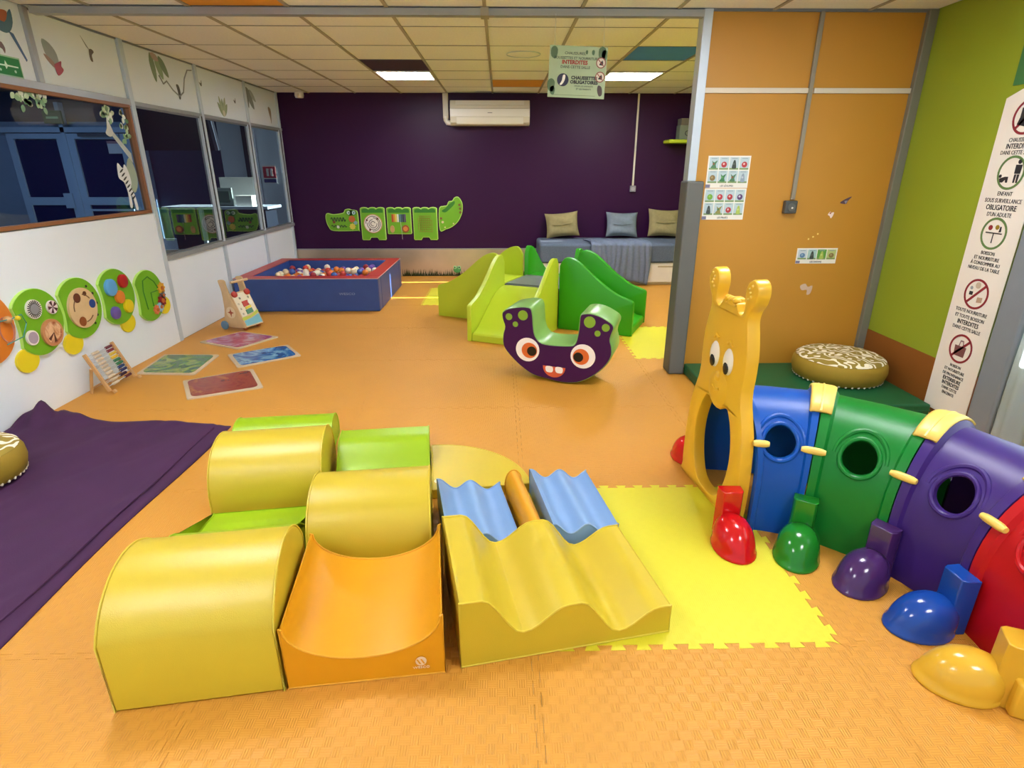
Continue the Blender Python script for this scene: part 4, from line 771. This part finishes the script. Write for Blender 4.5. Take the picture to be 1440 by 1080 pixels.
def section(a0, a1, colr, first=False):
    ts = [(0, 1.045), (.10, 1.045), (.135, 1.005), (.3, 1.0), (.5, 1.0), (.7, 1.0), (.865, 1.005), (.90, 1.045), (1, 1.045)]
    m_ = 40; mb = MB()
    for thick in (0,):
        vs = []
        for t_, sc in ts:
            a = a0+(a1-a0)*t_
            for i in range(m_+1):
                q_, z = prof_pt(i/m_, sc); vs.append(pol(RC+q_, (a1+(math.radians(6.9)+math.acos(.192/(RC+q_))-a1)*(1-t_)) if first else a, z))
        for t_, sc in ts:
            a = a0+(a1-a0)*t_
            for i in range(m_+1):
                q_, z = prof_pt(i/m_, .955); vs.append(pol(RC+q_, (a1+(math.radians(6.9)+math.acos(.192/(RC+q_))-a1)*(1-t_)) if first else a, z))
        n = len(ts); w_ = m_+1; fs = []
        for j in range(n-1):
            for i in range(m_):
                fs.append((j*w_+i, j*w_+i+1, (j+1)*w_+i+1, (j+1)*w_+i)); o_ = n*w_
                fs.append((o_+j*w_+i, o_+(j+1)*w_+i, o_+(j+1)*w_+i+1, o_+j*w_+i+1))
        for i in range(m_): fs.append((i, n*w_+i, n*w_+i+1, i+1)); e = (n-1)*w_; fs.append((e+i, e+i+1, n*w_+e+i+1, n*w_+e+i))
        for j in range(n-1):
            fs.append((j*w_, (j+1)*w_, n*w_+(j+1)*w_, n*w_+j*w_)); fs.append((j*w_+m_, n*w_+j*w_+m_, n*w_+(j+1)*w_+m_, (j+1)*w_+m_))
        mb.add(vs, fs)
    o = obj('section', mb, 'tun_'+colr, tun, smooth=32); o['label'] = colr+' arched tunnel section'
    # round windows cut through both sides
    am = (a0+a1)/2; cut = MB()
    for sgn in (-1, 1):
        c_ = Vector(pol(RC+sgn*HW, am, .40)); dr = Vector((math.cos(am), math.sin(am), 0)); tg = Vector((-math.sin(am), math.cos(am), 0)); up = Vector((0, 0, 1)); vs = []
        for e in (-.16, .16):
            for i in range(32): b_ = 2*PI*i/32; vs.append(c_+dr*e+tg*(.062*math.cos(b_))+up*(.062*math.sin(b_)))
        cut.add(vs, [tuple(range(32)), tuple(range(63, 31, -1))]+[(i, (i+1) % 32, 32+(i+1) % 32, 32+i) for i in range(32)])
    c = obj('cutter', cut, None, tun, smooth=0)
    bo = o.modifiers.new('holes', 'BOOLEAN'); bo.operation = 'DIFFERENCE'; bo.object = c; bo.solver = 'EXACT'
    bpy.context.view_layer.update()
    me = bpy.data.meshes.new_from_object(o.evaluated_get(DG())); o.modifiers.clear(); o.data = me; bpy.data.objects.remove(c)
    for p in me.polygons: p.use_smooth = True
    me.set_sharp_from_angle(angle=math.radians(32))
    for sgn in (-1, 1):
        c_ = Vector(pol(RC+sgn*HW, am, .40)); dr = Vector((math.cos(am), math.sin(am), 0))*sgn; tg = Vector((-math.sin(am), math.cos(am), 0)); up = Vector((0, 0, 1))
        # lean of the wall at this height
        def on(r_, b_):
            z = .40+r_*math.sin(b_); f = max(0, (z-.22)/(HT-.22)); q_ = HW*math.sqrt(max(0, 1-min(f, 1)**2)); 
            return Vector(pol(RC+sgn*q_, am, z))+tg*(r_*math.cos(b_))
        obj('window_ring', MB().tube([on(.068, 2*PI*i/36)+dr*.004 for i in range(36)], .009, 8, True), 'tun_'+colr, o)
        obj('window_hood', MB().tube([on(.092, PI*(.0+1.*i/20))+dr*.0 for i in range(21)], .010, 8), 'tun_'+colr, o)
    return o
for i_, c_ in enumerate(COLS):
    g_ = .004
    section(JA[i_]-(.12 if i_ == 0 else g_), JA[i_+1]+g_, c_, i_ == 0)
# joining clips
def strap(a, s0, s1, wa, sc):
    mb = MB()
    def f(u, v):
        q_, z = prof_pt(s0+(s1-s0)*v, sc+.012*(1-abs(2*u-1)**6)); return pol(RC+q_, a+wa*(2*u-1), z)
    mb.grid(f, 12, 8); o = obj('top_clip', mb, 'tun_cream', tun, smooth=50); s_ = o.modifiers.new('thick', 'SOLIDIFY'); s_.thickness = .012; s_.offset = 0
    obj('clip_ridge', MB().tube([pol(RC+prof_pt(s0+(s1-s0)*i/8, sc+.02)[0], a, prof_pt(s0+(s1-s0)*i/8, sc+.02)[1]) for i in range(9)], .006, 6), 'tun_cream', o)
def pill(a, s_, wa, sc):
    pts = []
    q_, z = prof_pt(s_, sc)
    path = [pol(RC+q_, a+wa*(2*i/6-1), z) for i in range(7)]
    obj('side_clip', MB().tube(path, [.010, .014, .015, .015, .015, .014, .010], 10), 'tun_cream', tun)
for a in JA[1:4]:
    strap(a, .38, .62, .052, 1.05)
    for s_ in (.27, .73): pill(a, s_, .07, 1.05)
pill(JA[0]-.19, .27, .05, 1.05); pill(JA[0]-.06, .73, .04, 1.05)
# feet
def foot_mb(sgn):
    mb = MB(); pr = []
    n, m_ = 28, 9
    vs = []; fs = []
    rows = [(1.03, 0), (1.055, .006), (1.04, .014), (1.0, .019)]+[(math.cos(PI/2*i/m_)**.72, .02+.105*math.sin(PI/2*i/m_)) for i in range(1, m_)]+[(.02, .125)]
    for r_, z in rows:
        for k_ in range(n):
            a = 2*PI*k_/n; x_ = .108*r_*math.cos(a); y_ = .082*r_*math.sin(a); vs.append((-.13-.0+x_+(.03*(z/.125)), y_, z))
    L = len(rows)
    for i in range(L-1):
        for k_ in range(n): fs.append((i*n+k_, i*n+(k_+1) % n, (i+1)*n+(k_+1) % n, (i+1)*n+k_))
    fs += [tuple(range(n-1, -1, -1)), tuple((L-1)*n+k_ for k_ in range(n))]
    mb.add(vs, fs)
    pw = .045
    mb.prism([(-.06, -pw*.8), (-.045, -pw), (.0, -pw*1.05), (.0, pw*1.05), (-.045, pw), (-.06, pw*.8)], 0, .215)
    mb.v = [(sgn*v[0], v[1], v[2]) for v in mb.v]
    return mb
FC = ['foot_red', 'foot_green', 'foot_purple', 'foot_blue', 'foot_yellow']
for a, fc in zip(JA, FC):
    for sgn in (1, -1):
        rr = RC-HW*1.045 if sgn == 1 else RC+HW*1.045
        FM = T(*pol(rr, a-.015, 0)) @ RZ(a-.015)
        if fc == 'foot_red' and sgn == 1: FM = T(*pol(rr, a-.01, 0)) @ RZ(a-.02)
        if fc == 'foot_red' and sgn == -1: FM = T(.985-CX, 2.60-CY, 0) @ RZ(math.radians(86))
        o = obj('foot', foot_mb(sgn), fc, tun, smooth=45, M=FM, bevel=.006)
        o['label'] = fc[5:]+' rounded shoe-like foot'
# head and tail boards
HCY = 2.41-CY
def hsym(half): return [(-x, z) for x, z in half]+[(x, z) for x, z in reversed(half)]
def head_loop():
    h = [(.23, .0), (.258, .05), (.264, .17), (.26, .28), (.245, .40), (.215, .49), (.195, .545), (.188, .60), (.192, .66), (.19, .75), (.172, .83), (.158, .88), (.165, .92), (.19, .955), (.203, 1.0), (.192, 1.035), (.158, 1.05), (.122, 1.032), (.108, .99), (.116, .945), (.11, .91), (.085, .90), (.07, .915), (.055, .935), (.03, .93), (.02, .948)]
    r_ = smoothloop([(x, z) for x, z in h]+[(-x, z) for x, z in reversed(h)], 4); return [(x, max(z, 0.)) for x, z in r_]
hole = smoothloop([(0, .035), (.085, .055), (.135, .13), (.16, .23), (.158, .33), (.132, .42), (.098, .475), (.076, .485), (.055, .468), (.0, .455), (-.055, .468), (-.076, .485), (-.098, .475), (-.132, .42), (-.158, .33), (-.16, .23), (-.135, .13), (-.085, .055)], 4)
HV = Vector((-.12, .993, 0)); HC = Vector((1.01-CX, 2.075-CY, 0))+HV*.272
HM = basis(-HV, (0, 0, 1), HC-Vector((.993, .12, 0))*(-.03))
head = cutout('head', [head_loop(), hole], .055, 'tun_yellow', tun, HM, bevel=.014); head['label'] = 'yellow caterpillar head board with two antennae'
for s_ in (-1, 1):
    e = obj('eye', MB().ball((s_*.06, .685, .05), .058, 18, 12, (.72, 1.05, .35)), cm('#f1ead8', .3), head); obj('pupil', MB().ball((s_*.06+.004, .66, .066), .027, 14, 10, (.75, 1.1, .3)), cm('#1c1a16', .25), e)
    obj('brow', MB().tube([(s_*.04, .762, .055), (s_*.06, .775, .058), (s_*.08, .758, .055)], .007, 8), 'tun_yellow', head)
    for q in range(5): obj('antenna_dimple', MB().ball((s_*(.142+.026*((q*37 % 10)/10)), .97+.014*q, .055), .006, 8, 6), 'tun_cream', head)
obj('muzzle', MB().ball((.0, .545, .045), .10, 20, 12, (.95, .95, .2)), 'tun_yellow', head)
obj('nose', MB().ball((.0, .60, .058), .024, 14, 10, (.8, 1.1, .7)), 'tun_yellow', head); obj('mouth', MB().tube([(-.03, .552, .066), (.0, .54, .067), (.03, .552, .066)], .006, 8), 'tun_yellow', head)
for x_ in (-.035, -.012, .012, .035): obj('hair_tuft', MB().ball((x_, .94, .04), .018, 10, 8, (1, .8, .9)), 'tun_yellow', head)
# tail board at the other end: same outline without antennae
h2 = [(.23, 0), (.262, .05), (.285, .2), (.28, .32), (.25, .44), (.19, .55), (.11, .60), (.0, .615)]
tlp = [(x, max(z, 0)) for x, z in smoothloop([(x, z) for x, z in h2]+[(-x, z) for x, z in reversed(h2[:-1])], 4)]
a = JA[4]; dr = Vector((math.cos(a), math.sin(a), 0)); tg = Vector((-math.sin(a), math.cos(a), 0))
org = dr*RC-tg*.055
TMx = Matrix(((dr.x, 0, tg.x, org.x), (dr.y, 0, tg.y, org.y), (0, 1, 0, 0), (0, 0, 0, 1)))
tb = cutout('tail_board', [tlp, [(x, z) for x, z in circ(0, .27, .165, 32, .21)]], .05, 'tun_yellow', tun, TMx, bevel=.012)
obj('tail_block', MB().prism([(-.30, 0), (-.2, 0), (-.2, .12), (-.30, .12)], -.03, .09), 'foot_yellow', tb, smooth=30, bevel=.01)

# ------------------------------------------------------------------ monster rocker
ra = math.radians(20)
rk = thing('rocker', 'purple monster-faced rocker with green rounded sides and big eyes', 'rocker', (.471, 3.853, .012), -ra)
RPf = [(-.494, .462), (-.484, .485), (-.443, .51), (-.354, .53), (-.296, .531), (-.27, .516), (-.259, .47), (-.254, .406), (-.246, .349), (-.227, .307), (-.19, .278), (-.103, .272), (.011, .279), (.043, .293), (.059, .334), (.067, .385), (.071, .448), (.076, .497), (.096, .514), (.147, .52), (.208, .508), (.27, .479), (.305, .454), (.314, .424), (.303, .385), (.295, .342), (.308, .295), (.311, .238), (.288, .178), (.23, .106), (.149, .041), (.065, .003), (-.037, -.006), (-.14, .007), (-.253, .028), (-.352, .086), (-.428, .153), (-.474, .209), (-.489, .26), (-.485, .32), (-.473, .373), (-.489, .423)]
RPf = smoothloop([(x, max(z, -.006)) for x, z in RPf], 3)
RM = basis((1, 0, 0), (0, 0, 1), (0, .30, 0))
cutout('body', RPf, .30, 'rocker_green', rk, RM, bevel=.012)
FMx = RM @ T(0, 0, .2995)
cutout('face', off_loop(RPf, .008), .004, 'rocker_purple', rk, FMx)
def disc(nm, x, z, r, c_, lvl, par=rk, ry=None): return cutout(nm, circ(x, z, r, 30, ry), .0015, cm(c_, .35), par, FMx @ T(0, 0, .004+.0015*lvl))
for ex, ez, dx in ((-.296, .218, 1), (.109, .208, -1)):
    disc('eye_white', ex, ez, .088, '#f4ede2', 0); disc('iris', ex+.014*dx*1.0, ez-.004, .058, '#d8692c', 1); disc('pupil', ex+.032*dx, ez-.008, .035, '#0c0708', 2)
mo = cutout('mouth', [(-.179+.166*i/12, .112-.004*i/12) for i in range(13)]+[(-.096+.083*math.cos(-PI*i/14), .108+.079*math.sin(-PI*i/14)) for i in range(1, 14)], .0015, cm('#cf5a34', .35), rk, FMx @ T(0, 0, .004))
for x_ in (-.132, -.06): cutout('tooth', smoothloop([(x_-.024, .108), (x_+.024, .107), (x_+.023, .068), (x_-.02, .07)], 4), .0012, cm('#f4ede2', .35), mo, T(0, 0, .0016))
for x_, z_, r_ in ((-.333, .467, .036), (-.438, .449, .025), (-.389, .398, .02), (.145, .457, .04), (.257, .427, .027), (.203, .382, .021)): disc('spot', x_, z_, r_, '#7fa52e', 0)

# ------------------------------------------------------------------ slide set
sa = math.radians(-25)
U = Vector((math.cos(sa), math.sin(sa), 0)); V = Vector((-math.sin(sa), math.cos(sa), 0))
PC = Vector((.545, 5.375, 0)) - U*.30 + V*.30    # platform centre
pf = thing('platform', 'dark grey square play platform in the middle of the four slide pieces', 'platform', PC, sa); obj('box', MB().box(-.285, .285, -.285, .285, 0, .385), 'plastic_grey', pf, smooth=30, bevel=.01); obj('top_tray', MB().box(-.26, .26, -.26, .26, .385, .395), mat('plastic_grey_light', '#6c736d', .5), pf, smooth=0, bevel=.004)
def wall_prof():
    top = [(.02, .64), (.05, .675), (.10, .68), (.17, .655), (.26, .59), (.40, .475), (.54, .385), (.64, .345), (.70, .325), (.715, .30)]
    return [(0, .0)]+[(0, .60)]+smoothopen(top)+[(.715, 0)]
def smoothopen(pts, k_=3):
    out = []; n = len(pts)
    for i in range(n-1):
        p0 = Vector(pts[max(i-1, 0)]); p1 = Vector(pts[i]); p2 = Vector(pts[i+1]); p3 = Vector(pts[min(i+2, n-1)])
        for s_ in range(k_): u = s_/k_; out.append(tuple(.5*((2*p1)+(p2-p0)*u+(2*p0-5*p1+4*p2-p3)*u*u+(3*p1-p0-3*p2+p3)*u**3)))
    out.append(pts[-1]); return out
def slide(name, label, ang, m, steps):
    t = thing(name, label, 'slide', PC+Vector((math.cos(sa+ang), math.sin(sa+ang), 0))*.304, sa+ang, group='four-way play slide pieces')
    for s_ in (-1, 1):
        me = cut_mesh([wall_prof()], .045, .012)
        o = link('side_wall', me, m, t, 35, basis((1, 0, 0), (0, 0, 1), (0, .30 if s_ > 0 else -.255, 0)))
    if steps: pr = [(0, 0), (0, .385), (.22, .385), (.23, .375), (.23, .26), (.45, .26), (.46, .25), (.46, .13), (.69, .13), (.70, .12), (.70, 0)]
    else: pr = [(0, 0), (0, .385), (.06, .383)]+[(.06+.58*i/14, .383-.30*(1-(1-i/14)**1.0*(1-.0))*(.5-.5*math.cos(PI*min(1, .08+i/14*.95)))**.6) for i in range(1, 15)]+[(.70, .075), (.71, .06), (.71, 0)]
    obj('steps' if steps else 'chute', MB().prism(pr, -.255, .255, 'y'), m, t, smooth=30, bevel=.008)
    return t
slide('play_slide', 'lime slide chute behind the purple monster rocker', -PI/2, 'plastic_lime', False)
slide('play_steps', 'lime side-walled steps pointing toward the ball pit', PI, 'plastic_lime', True)
slide('play_slide', 'green slide with tall side walls beside the partition post', 0, 'plastic_green', False)
slide('play_steps', 'green side-walled steps behind the grey platform', PI/2, 'plastic_green', True)

# ------------------------------------------------------------------ ball pit and balls
X0, X1, Y0, Y1, PH, PW = -2.835, -1.305, 6.135, 7.60, .36, .15
pit = thing('ball_pit', 'blue padded square ball pit with red top edge', 'ball pit', ((X0+X1)/2, (Y0+Y1)/2, 0)); cxp, cyp = (X0+X1)/2, (Y0+Y1)/2
hw_, hd_ = (X1-X0)/2, (Y1-Y0)/2
for nm, bx in (('wall', (-hw_, hw_, -hd_, -hd_+PW)), ('wall', (-hw_, hw_, hd_-PW, hd_)), ('wall', (-hw_, -hw_+PW, -hd_+PW, hd_-PW)), ('wall', (hw_-PW, hw_, -hd_+PW, hd_-PW))):
    o = obj(nm, MB().box(*bx, 0, PH-.006), 'pit_blue', pit, smooth=30, bevel=.01)
    obj('red_top', MB().box(bx[0]+.002, bx[1]-.002, bx[2]+.002, bx[3]-.002, PH-.006, PH), 'pit_red', o, smooth=30, bevel=.004)
obj('floor_pad', MB().box(-hw_+PW, hw_-PW, -hd_+PW, hd_-PW, 0, .19), 'pit_blue', pit, smooth=0)
obj('piping', MB().tube([(-hw_, -hd_, PH-.006), (hw_, -hd_, PH-.006), (hw_, hd_, PH-.006), (-hw_, hd_, PH-.006)], .005, 6, True), 'pit_piping', pit)
obj('corner_flap', MB().box(hw_-.09, hw_-.005, -hd_-.006, -hd_, .01, PH-.02), 'pit_blue', pit, smooth=0)
text('WESCO', .035, cm('#8fa3cc'), pit, basis((1, 0, 0), (0, 0, 1), (hw_-.34, -hd_-.001, .19)), squeeze=1.4)
BC = [('orange', '#dd7a26'), ('white', '#e9e2cc'), ('red', '#c0392b'), ('purple', '#6b4a9c'), ('cream', '#e8d2a4'), ('crimson', '#9c2b33'), ('blue', '#3d5fa8')]
bme = {}
pal = [0, 1, 2, 3, 4, 5, 0, 1, 2, 1, 0, 3, 6]
r = .037
spots = []
nx, ny = 15, 14
for i in range(nx):
    for j in range(5, ny):
        spots.append((-hw_+PW+.045+i*(2*(hw_-PW)-.09)/(nx-1), -hd_+PW+.045+j*(2*(hd_-PW)-.09)/(ny-1), .191+r))
step = (2*(hw_-PW)-.09)/(nx-1); stepy = (2*(hd_-PW)-.09)/(ny-1)
for i in range(nx-1):
    for j in range(5, ny-1):
        if random.random() < .36: spots.append((-hw_+PW+.045+(i+.5)*step, -hd_+PW+.045+(j+.5)*stepy, .19+r+.052))
for x_, y_, z_ in spots:
    c_ = random.choice(pal); nm, hx_ = BC[c_]
    if c_ not in bme:
        o = obj('play_ball', MB().ball((0, 0, 0), r, 16, 10), mat('ball_'+nm, hx_, .35, noise=.03), smooth=180); bme[c_] = o.data
    else: o = bpy.data.objects.new('play_ball', bme[c_]); COL.objects.link(o)
    o.location = (cxp+x_, cyp+y_, z_); tag(o, nm+' plastic ball lying in the blue ball pit', 'ball', nm+' balls in the ball pit')

# ------------------------------------------------------------------ bench with drawers, cover, pillows
bx0, bx1, by0, by1 = .52, 2.62, 7.55, 8.30
bc = thing('bench', 'low white storage bench with drawers under the grey mattress', 'bench', ((bx0+bx1)/2, (by0+by1)/2, 0)); bw, bd = (bx1-bx0)/2, (by1-by0)/2
obj('carcass', MB().box(-bw, bw, -bd+.02, bd, .03, .29), 'couch_white', bc, smooth=0, bevel=.004); obj('plinth', MB().box(-bw+.02, bw-.02, -bd+.05, bd-.02, 0, .03), 'couch_white', bc, smooth=0)
for a_, b_ in ((-bw+.01, -.30), (-.27, .12), (.15, bw-.01)):
    d_ = obj('drawer', MB().box(a_, b_, -bd, -bd+.02, .04, .275), 'couch_white', bc, smooth=0, bevel=.004); obj('handle_groove', MB().box((a_+b_)/2-.1, (a_+b_)/2+.1, -bd-.003, -bd, .235, .255), cm('#b4a890'), d_, smooth=0)
mt = thing('mattress', 'blue-grey fabric covered mattress on the white bench', 'mattress', ((bx0+bx1)/2, (by0+by1)/2, .29)); obj('cushion', MB().box(-bw-.01, bw, -bd-.01, bd-.01, 0, .25), 'couch_grey', mt, smooth=30, bevel=.035, seg=4); obj('seam', MB().tube([(-bw-.012, -bd-.012, .03), (bw, -bd-.012, .03)], .004, 6), 'couch_grey', mt)
def bl_fn(u, v):
    x = 1.12+.78*u+.05*math.sin(v*3); L = v*.95; fold = .018*math.sin(u*34+math.sin(v*4))*min(1, v*1.5)
    yt = 7.95-L
    if L < .41: return (x, yt, .548+.012*abs(math.sin(u*17+v*3))+abs(fold)*.6)
    d = L-.41; return (x+.06*d*math.sin(u*9), 7.525-.018-abs(fold)*1.2, .54-d*(.62+.35*u))
t = thing('throw', 'crumpled grey throw draped over the front of the mattress', 'throw', (0, 0, 0)); o = obj('fabric', MB().grid(bl_fn, 60, 30), 'blanket', t, smooth=80); s_ = o.modifiers.new('thick', 'SOLIDIFY'); s_.thickness = .006; s_.offset = 1
obj('hem', MB().tube([bl_fn(u_/30, 1) for u_ in range(31)], .005, 6), 'blanket', t)
def pillow(label, m, x, w_, h_, roll):
    t = thing('pillow', label, 'pillow', (x, 8.13, .562)); n = 18
    def f(sgn):
        def g(u, v):
            a, b_ = 2*u-1, 2*v-1; ex = (1-.08*(1-abs(b_)**2)*abs(a)); ey = (1-.10*(1-abs(a)**2)*abs(b_))
            th = .085*((1-a**4)*(1-b_**4))**.6
            wr = .012*math.sin(b_*5+a*2.2)*(1-a*a)*(1-b_*b_)
            return (a*w_/2*ex, sgn*th-wr, h_/2+b_*h_/2*ey)
        return g
    mb = MB().grid(f(1), n, n); mb2 = MB().grid(f(-1), n, n); mb.add(mb2.v, [tuple(reversed(q_)) for q_ in mb2.f])
    t.rotation_euler = (math.radians(-17), math.radians(roll), 0)
    obj('cover', mb, m, t, smooth=60)
    obj('crease', MB().tube([(-w_*.3, -.088, h_*.47), (-w_*.05, -.096, h_*.44), (w_*.25, -.09, h_*.47)], .006, 6), m, t)
pillow('tan linen pillow at the open end of the bench', 'pillow_tan', .87, .46, .34, -5)
pillow('grey linen pillow between the two tan pillows', 'pillow_grey', 1.68, .44, .34, 1)
pillow('tan linen pillow on the bench beside the partition', 'pillow_tan', 2.27, .46, .38, 2)

# ------------------------------------------------------------------ gel floor tiles
def gel(label, m, corners):
    c_ = sum((Vector(p) for p in corners), Vector((0, 0)))/4; t = thing('gel_tile', label, 'floor tile', (c_.x, c_.y, 0), group='liquid gel floor tiles')
    e1 = Vector(corners[1])-Vector(corners[0]); ang = math.atan2(e1.y, e1.x); t.rotation_euler = (0, 0, ang)
    R = Matrix.Rotation(-ang, 2); lp = [tuple(R @ (Vector(p)-c_)) for p in corners]
    def rnd(lp_, k_=.03):
        o_ = []
        for i in range(4):
            p = Vector(lp_[i]); a = Vector(lp_[i-1]); b = Vector(lp_[(i+1) % 4])
            for s_ in range(5):
                u = s_/4; A = p+(a-p).normalized()*k_; B = p+(b-p).normalized()*k_; o_.append(tuple((1-u)**2*A+2*u*(1-u)*p+u*u*B))
        return o_
    cutout('border', rnd(lp, .02), .010, cm('#c9b293', .5), t, bevel=.003); cutout('gel_surface', rnd([tuple(Vector(p)*.88) for p in lp], .05), .003, m, t, T(0, 0, .010))
gel('green swirled gel floor tile against the white wall panel', 'gel_green', [(-2.74, 4.115), (-2.292, 4.09), (-2.329, 4.58), (-2.79, 4.60)])
gel('pink swirled gel floor tile in front of the walker toy', 'gel_pink', [(-2.682, 4.96), (-2.244, 4.737), (-2.034, 5.121), (-2.453, 5.31)])
gel('blue swirled gel floor tile between the pink and red tiles', 'gel_blue', [(-2.264, 4.578), (-2.043, 4.249), (-1.646, 4.547), (-1.862, 4.856)])
gel('rust red gel floor tile beside the blue tile', 'gel_red', [(-2.311, 3.953), (-2.099, 3.594), (-1.673, 3.811), (-1.908, 4.212)])

# ------------------------------------------------------------------ abacus
ab = thing('abacus', 'wooden bead abacus frame leaning back on folding legs by the white wall', 'abacus', (-2.685, 3.88, 0), math.radians(92)); ab.scale = (.92, .92, .92)
lean = Matrix.Rotation(math.radians(-22), 4, 'X')
for s_ in (-.165, .165): obj('frame_post', MB().box(s_-.01, s_+.01, -.012, .012, .02, .33), 'wood', ab, smooth=0, bevel=.003, M=lean)
for s_ in (-1, 1):
    obj('leg', MB().tube([(s_*.182, .09, .2), (s_*.182, .13, .012)], .011, 8), 'wood', ab); obj('foot', MB().tube([(s_*.165, -.02, .03), (s_*.165, -.035, .008)], .014, 8), 'wood', ab)
obj('brace', MB().tube([(-.182, .12, .05), (.182, .12, .05)], .006, 6), 'wood', ab)
BCOL = ['#6a1420', '#7c1c28', '#e8c83c', '#e0bc30', '#1f6a44', '#2a7a50', '#1f3f78', '#2a2f68', '#3a1430', '#5a1020']
for k_ in range(10):
    z_ = .055+k_*.028; rd = obj('rod', MB().tube([(-.155, 0, z_), (.155, 0, z_)], .003, 6), 'alu_light', ab, M=lean); c_ = BCOL[9-k_]; xs = .15-.0145; n_ = 10
    sh = [.0, .12, .02, .03, .0, .015, .03, .01, .02, .0][k_]
    for q in range(n_):
        cc = cm(c_, .3) if q < 5 else cm('#cdbba0', .4)
        xq = (xs-q*.0145 if q < 5 else -.145+(9-q)*.0145+.06)-(sh if q < 5 else 0)*.3
        obj('bead', MB().lathe([(.003, -.007), (.011, -.005), (.012, 0), (.011, .005), (.003, .007)], 10), cc, rd, M=T(xq, 0, z_) @ Matrix.Rotation(PI/2, 4, 'Y'))

# ------------------------------------------------------------------ activity walker
wk = thing('activity_walker', 'wooden activity walker with painted panel and blue wheels by the ball pit', 'walker toy', (-2.53, 5.50, 0), math.radians(68))
sp_ = [(-.0, .03), (.20, .03), (.215, .06), (.10, .30), (.06, .42), (.055, .46), (.03, .475), (-.02, .47), (-.02, .44), (.0, .36), (.0, .2), (-.02, .1)]
# local x = facing direction, y = width
WKM = Matrix.Rotation(-PI/2, 4, 'Z')
for s_ in (-1, 1):
    o = link('side_panel', cut_mesh([smoothloop(sp_, 3)], .016, .003), 'wood_pale', wk, 35, WKM @ basis((1, 0, 0), (0, 0, 1), (-.06, .115 if s_ > 0 else -.099, 0)))
    fl = cutout('flower_disc', circ(.075, .17, .055, 24), .001, cm('#e6d2ae'), o, T(0, 0, .0165) if s_ < 0 else T(0, 0, -.0012)); cutout('flower_print', smoothloop([(.075, .21), (.085, .18), (.115, .17), (.085, .16), (.075, .125), (.065, .16), (.035, .17), (.065, .18)], 2), .0006, cm('#a8482c'), fl, T(0, 0, .0012))
    wh = obj('wheel', MB().lathe([(.001, -.012), (.036, -.012), (.042, -.006), (.042, .006), (.036, .012), (.001, .012)], 24), cm('#5f86a4', .4), wk, M=WKM @ (T(-.075, -.128 if s_ < 0 else .128, .043) @ Matrix.Rotation(PI/2, 4, 'X'))); wh['label'] = 'blue round wheel'
    obj('wheel', MB().lathe([(.001, -.010), (.030, -.010), (.034, -.005), (.034, .005), (.030, .010), (.001, .010)], 24), cm('#b85a24', .4), wk, M=WKM @ (T(.125, -.08*s_, .036) @ Matrix.Rotation(PI/2, 4, 'X')))
obj('handle', MB().tube([(-.10, -.058, .455), (.10, -.058, .455)], .012, 10), 'wood_pale', wk)
fp = obj('front_panel', MB().box(-.11, .11, -.006, .006, 0, .345), 'wood_pale', wk, smooth=0, bevel=.003, M=T(0, -.170, .035) @ Matrix.Rotation(math.radians(-24), 4, 'X'))
def fpd(nm, lp, c_, lv=0): return cutout(nm, lp, .002+.006*lv, cm(c_, .45), fp, basis((1, 0, 0), (0, 0, 1), (0, -.0065, 0)))
fpd('painted_sky', [(-.1, .10), (.1, .13), (.1, .33), (-.1, .33)], '#e6dcc0'); fpd('painted_hill', smoothloop([(-.1, .07), (0, .085), (.1, .11), (.1, .14), (.0, .10), (-.1, .10)], 3), '#b9c43c'); fpd('painted_water', [(-.1, .012), (.1, .012), (.1, .10), (.0, .075), (-.1, .065)], '#6fb2c4')
fpd('block', [(-.03, .19), (.04, .20), (.04, .25), (-.03, .245)], '#b83a2c', 1); fpd('block', [(-.02, .165), (.05, .175), (.05, .195), (-.02, .187)], '#e8d23c', 1); fpd('block', [(-.03, .115), (.05, .125), (.05, .17), (-.03, .16)], '#4c8a6a', 1); fpd('painted_figure', circ(.06, .225, .026, 16), '#efe8d8', 1)
for x_, z_ in ((-.07, .23), (-.07, .18), (-.07, .13), (-.03, .28), (.07, .275)): fpd('slot', circ(x_, z_, .012, 12), '#3c3a22')
for x_ in (-.075, .08): obj('gear_knob', MB().lathe([(.001, 0), (.03, 0), (.03, .018), (.02, .024), (.001, .024)], 12), cm('#b8301f', .35), fp, M=T(x_, -.007, .325) @ Matrix.Rotation(PI/2, 4, 'X'))
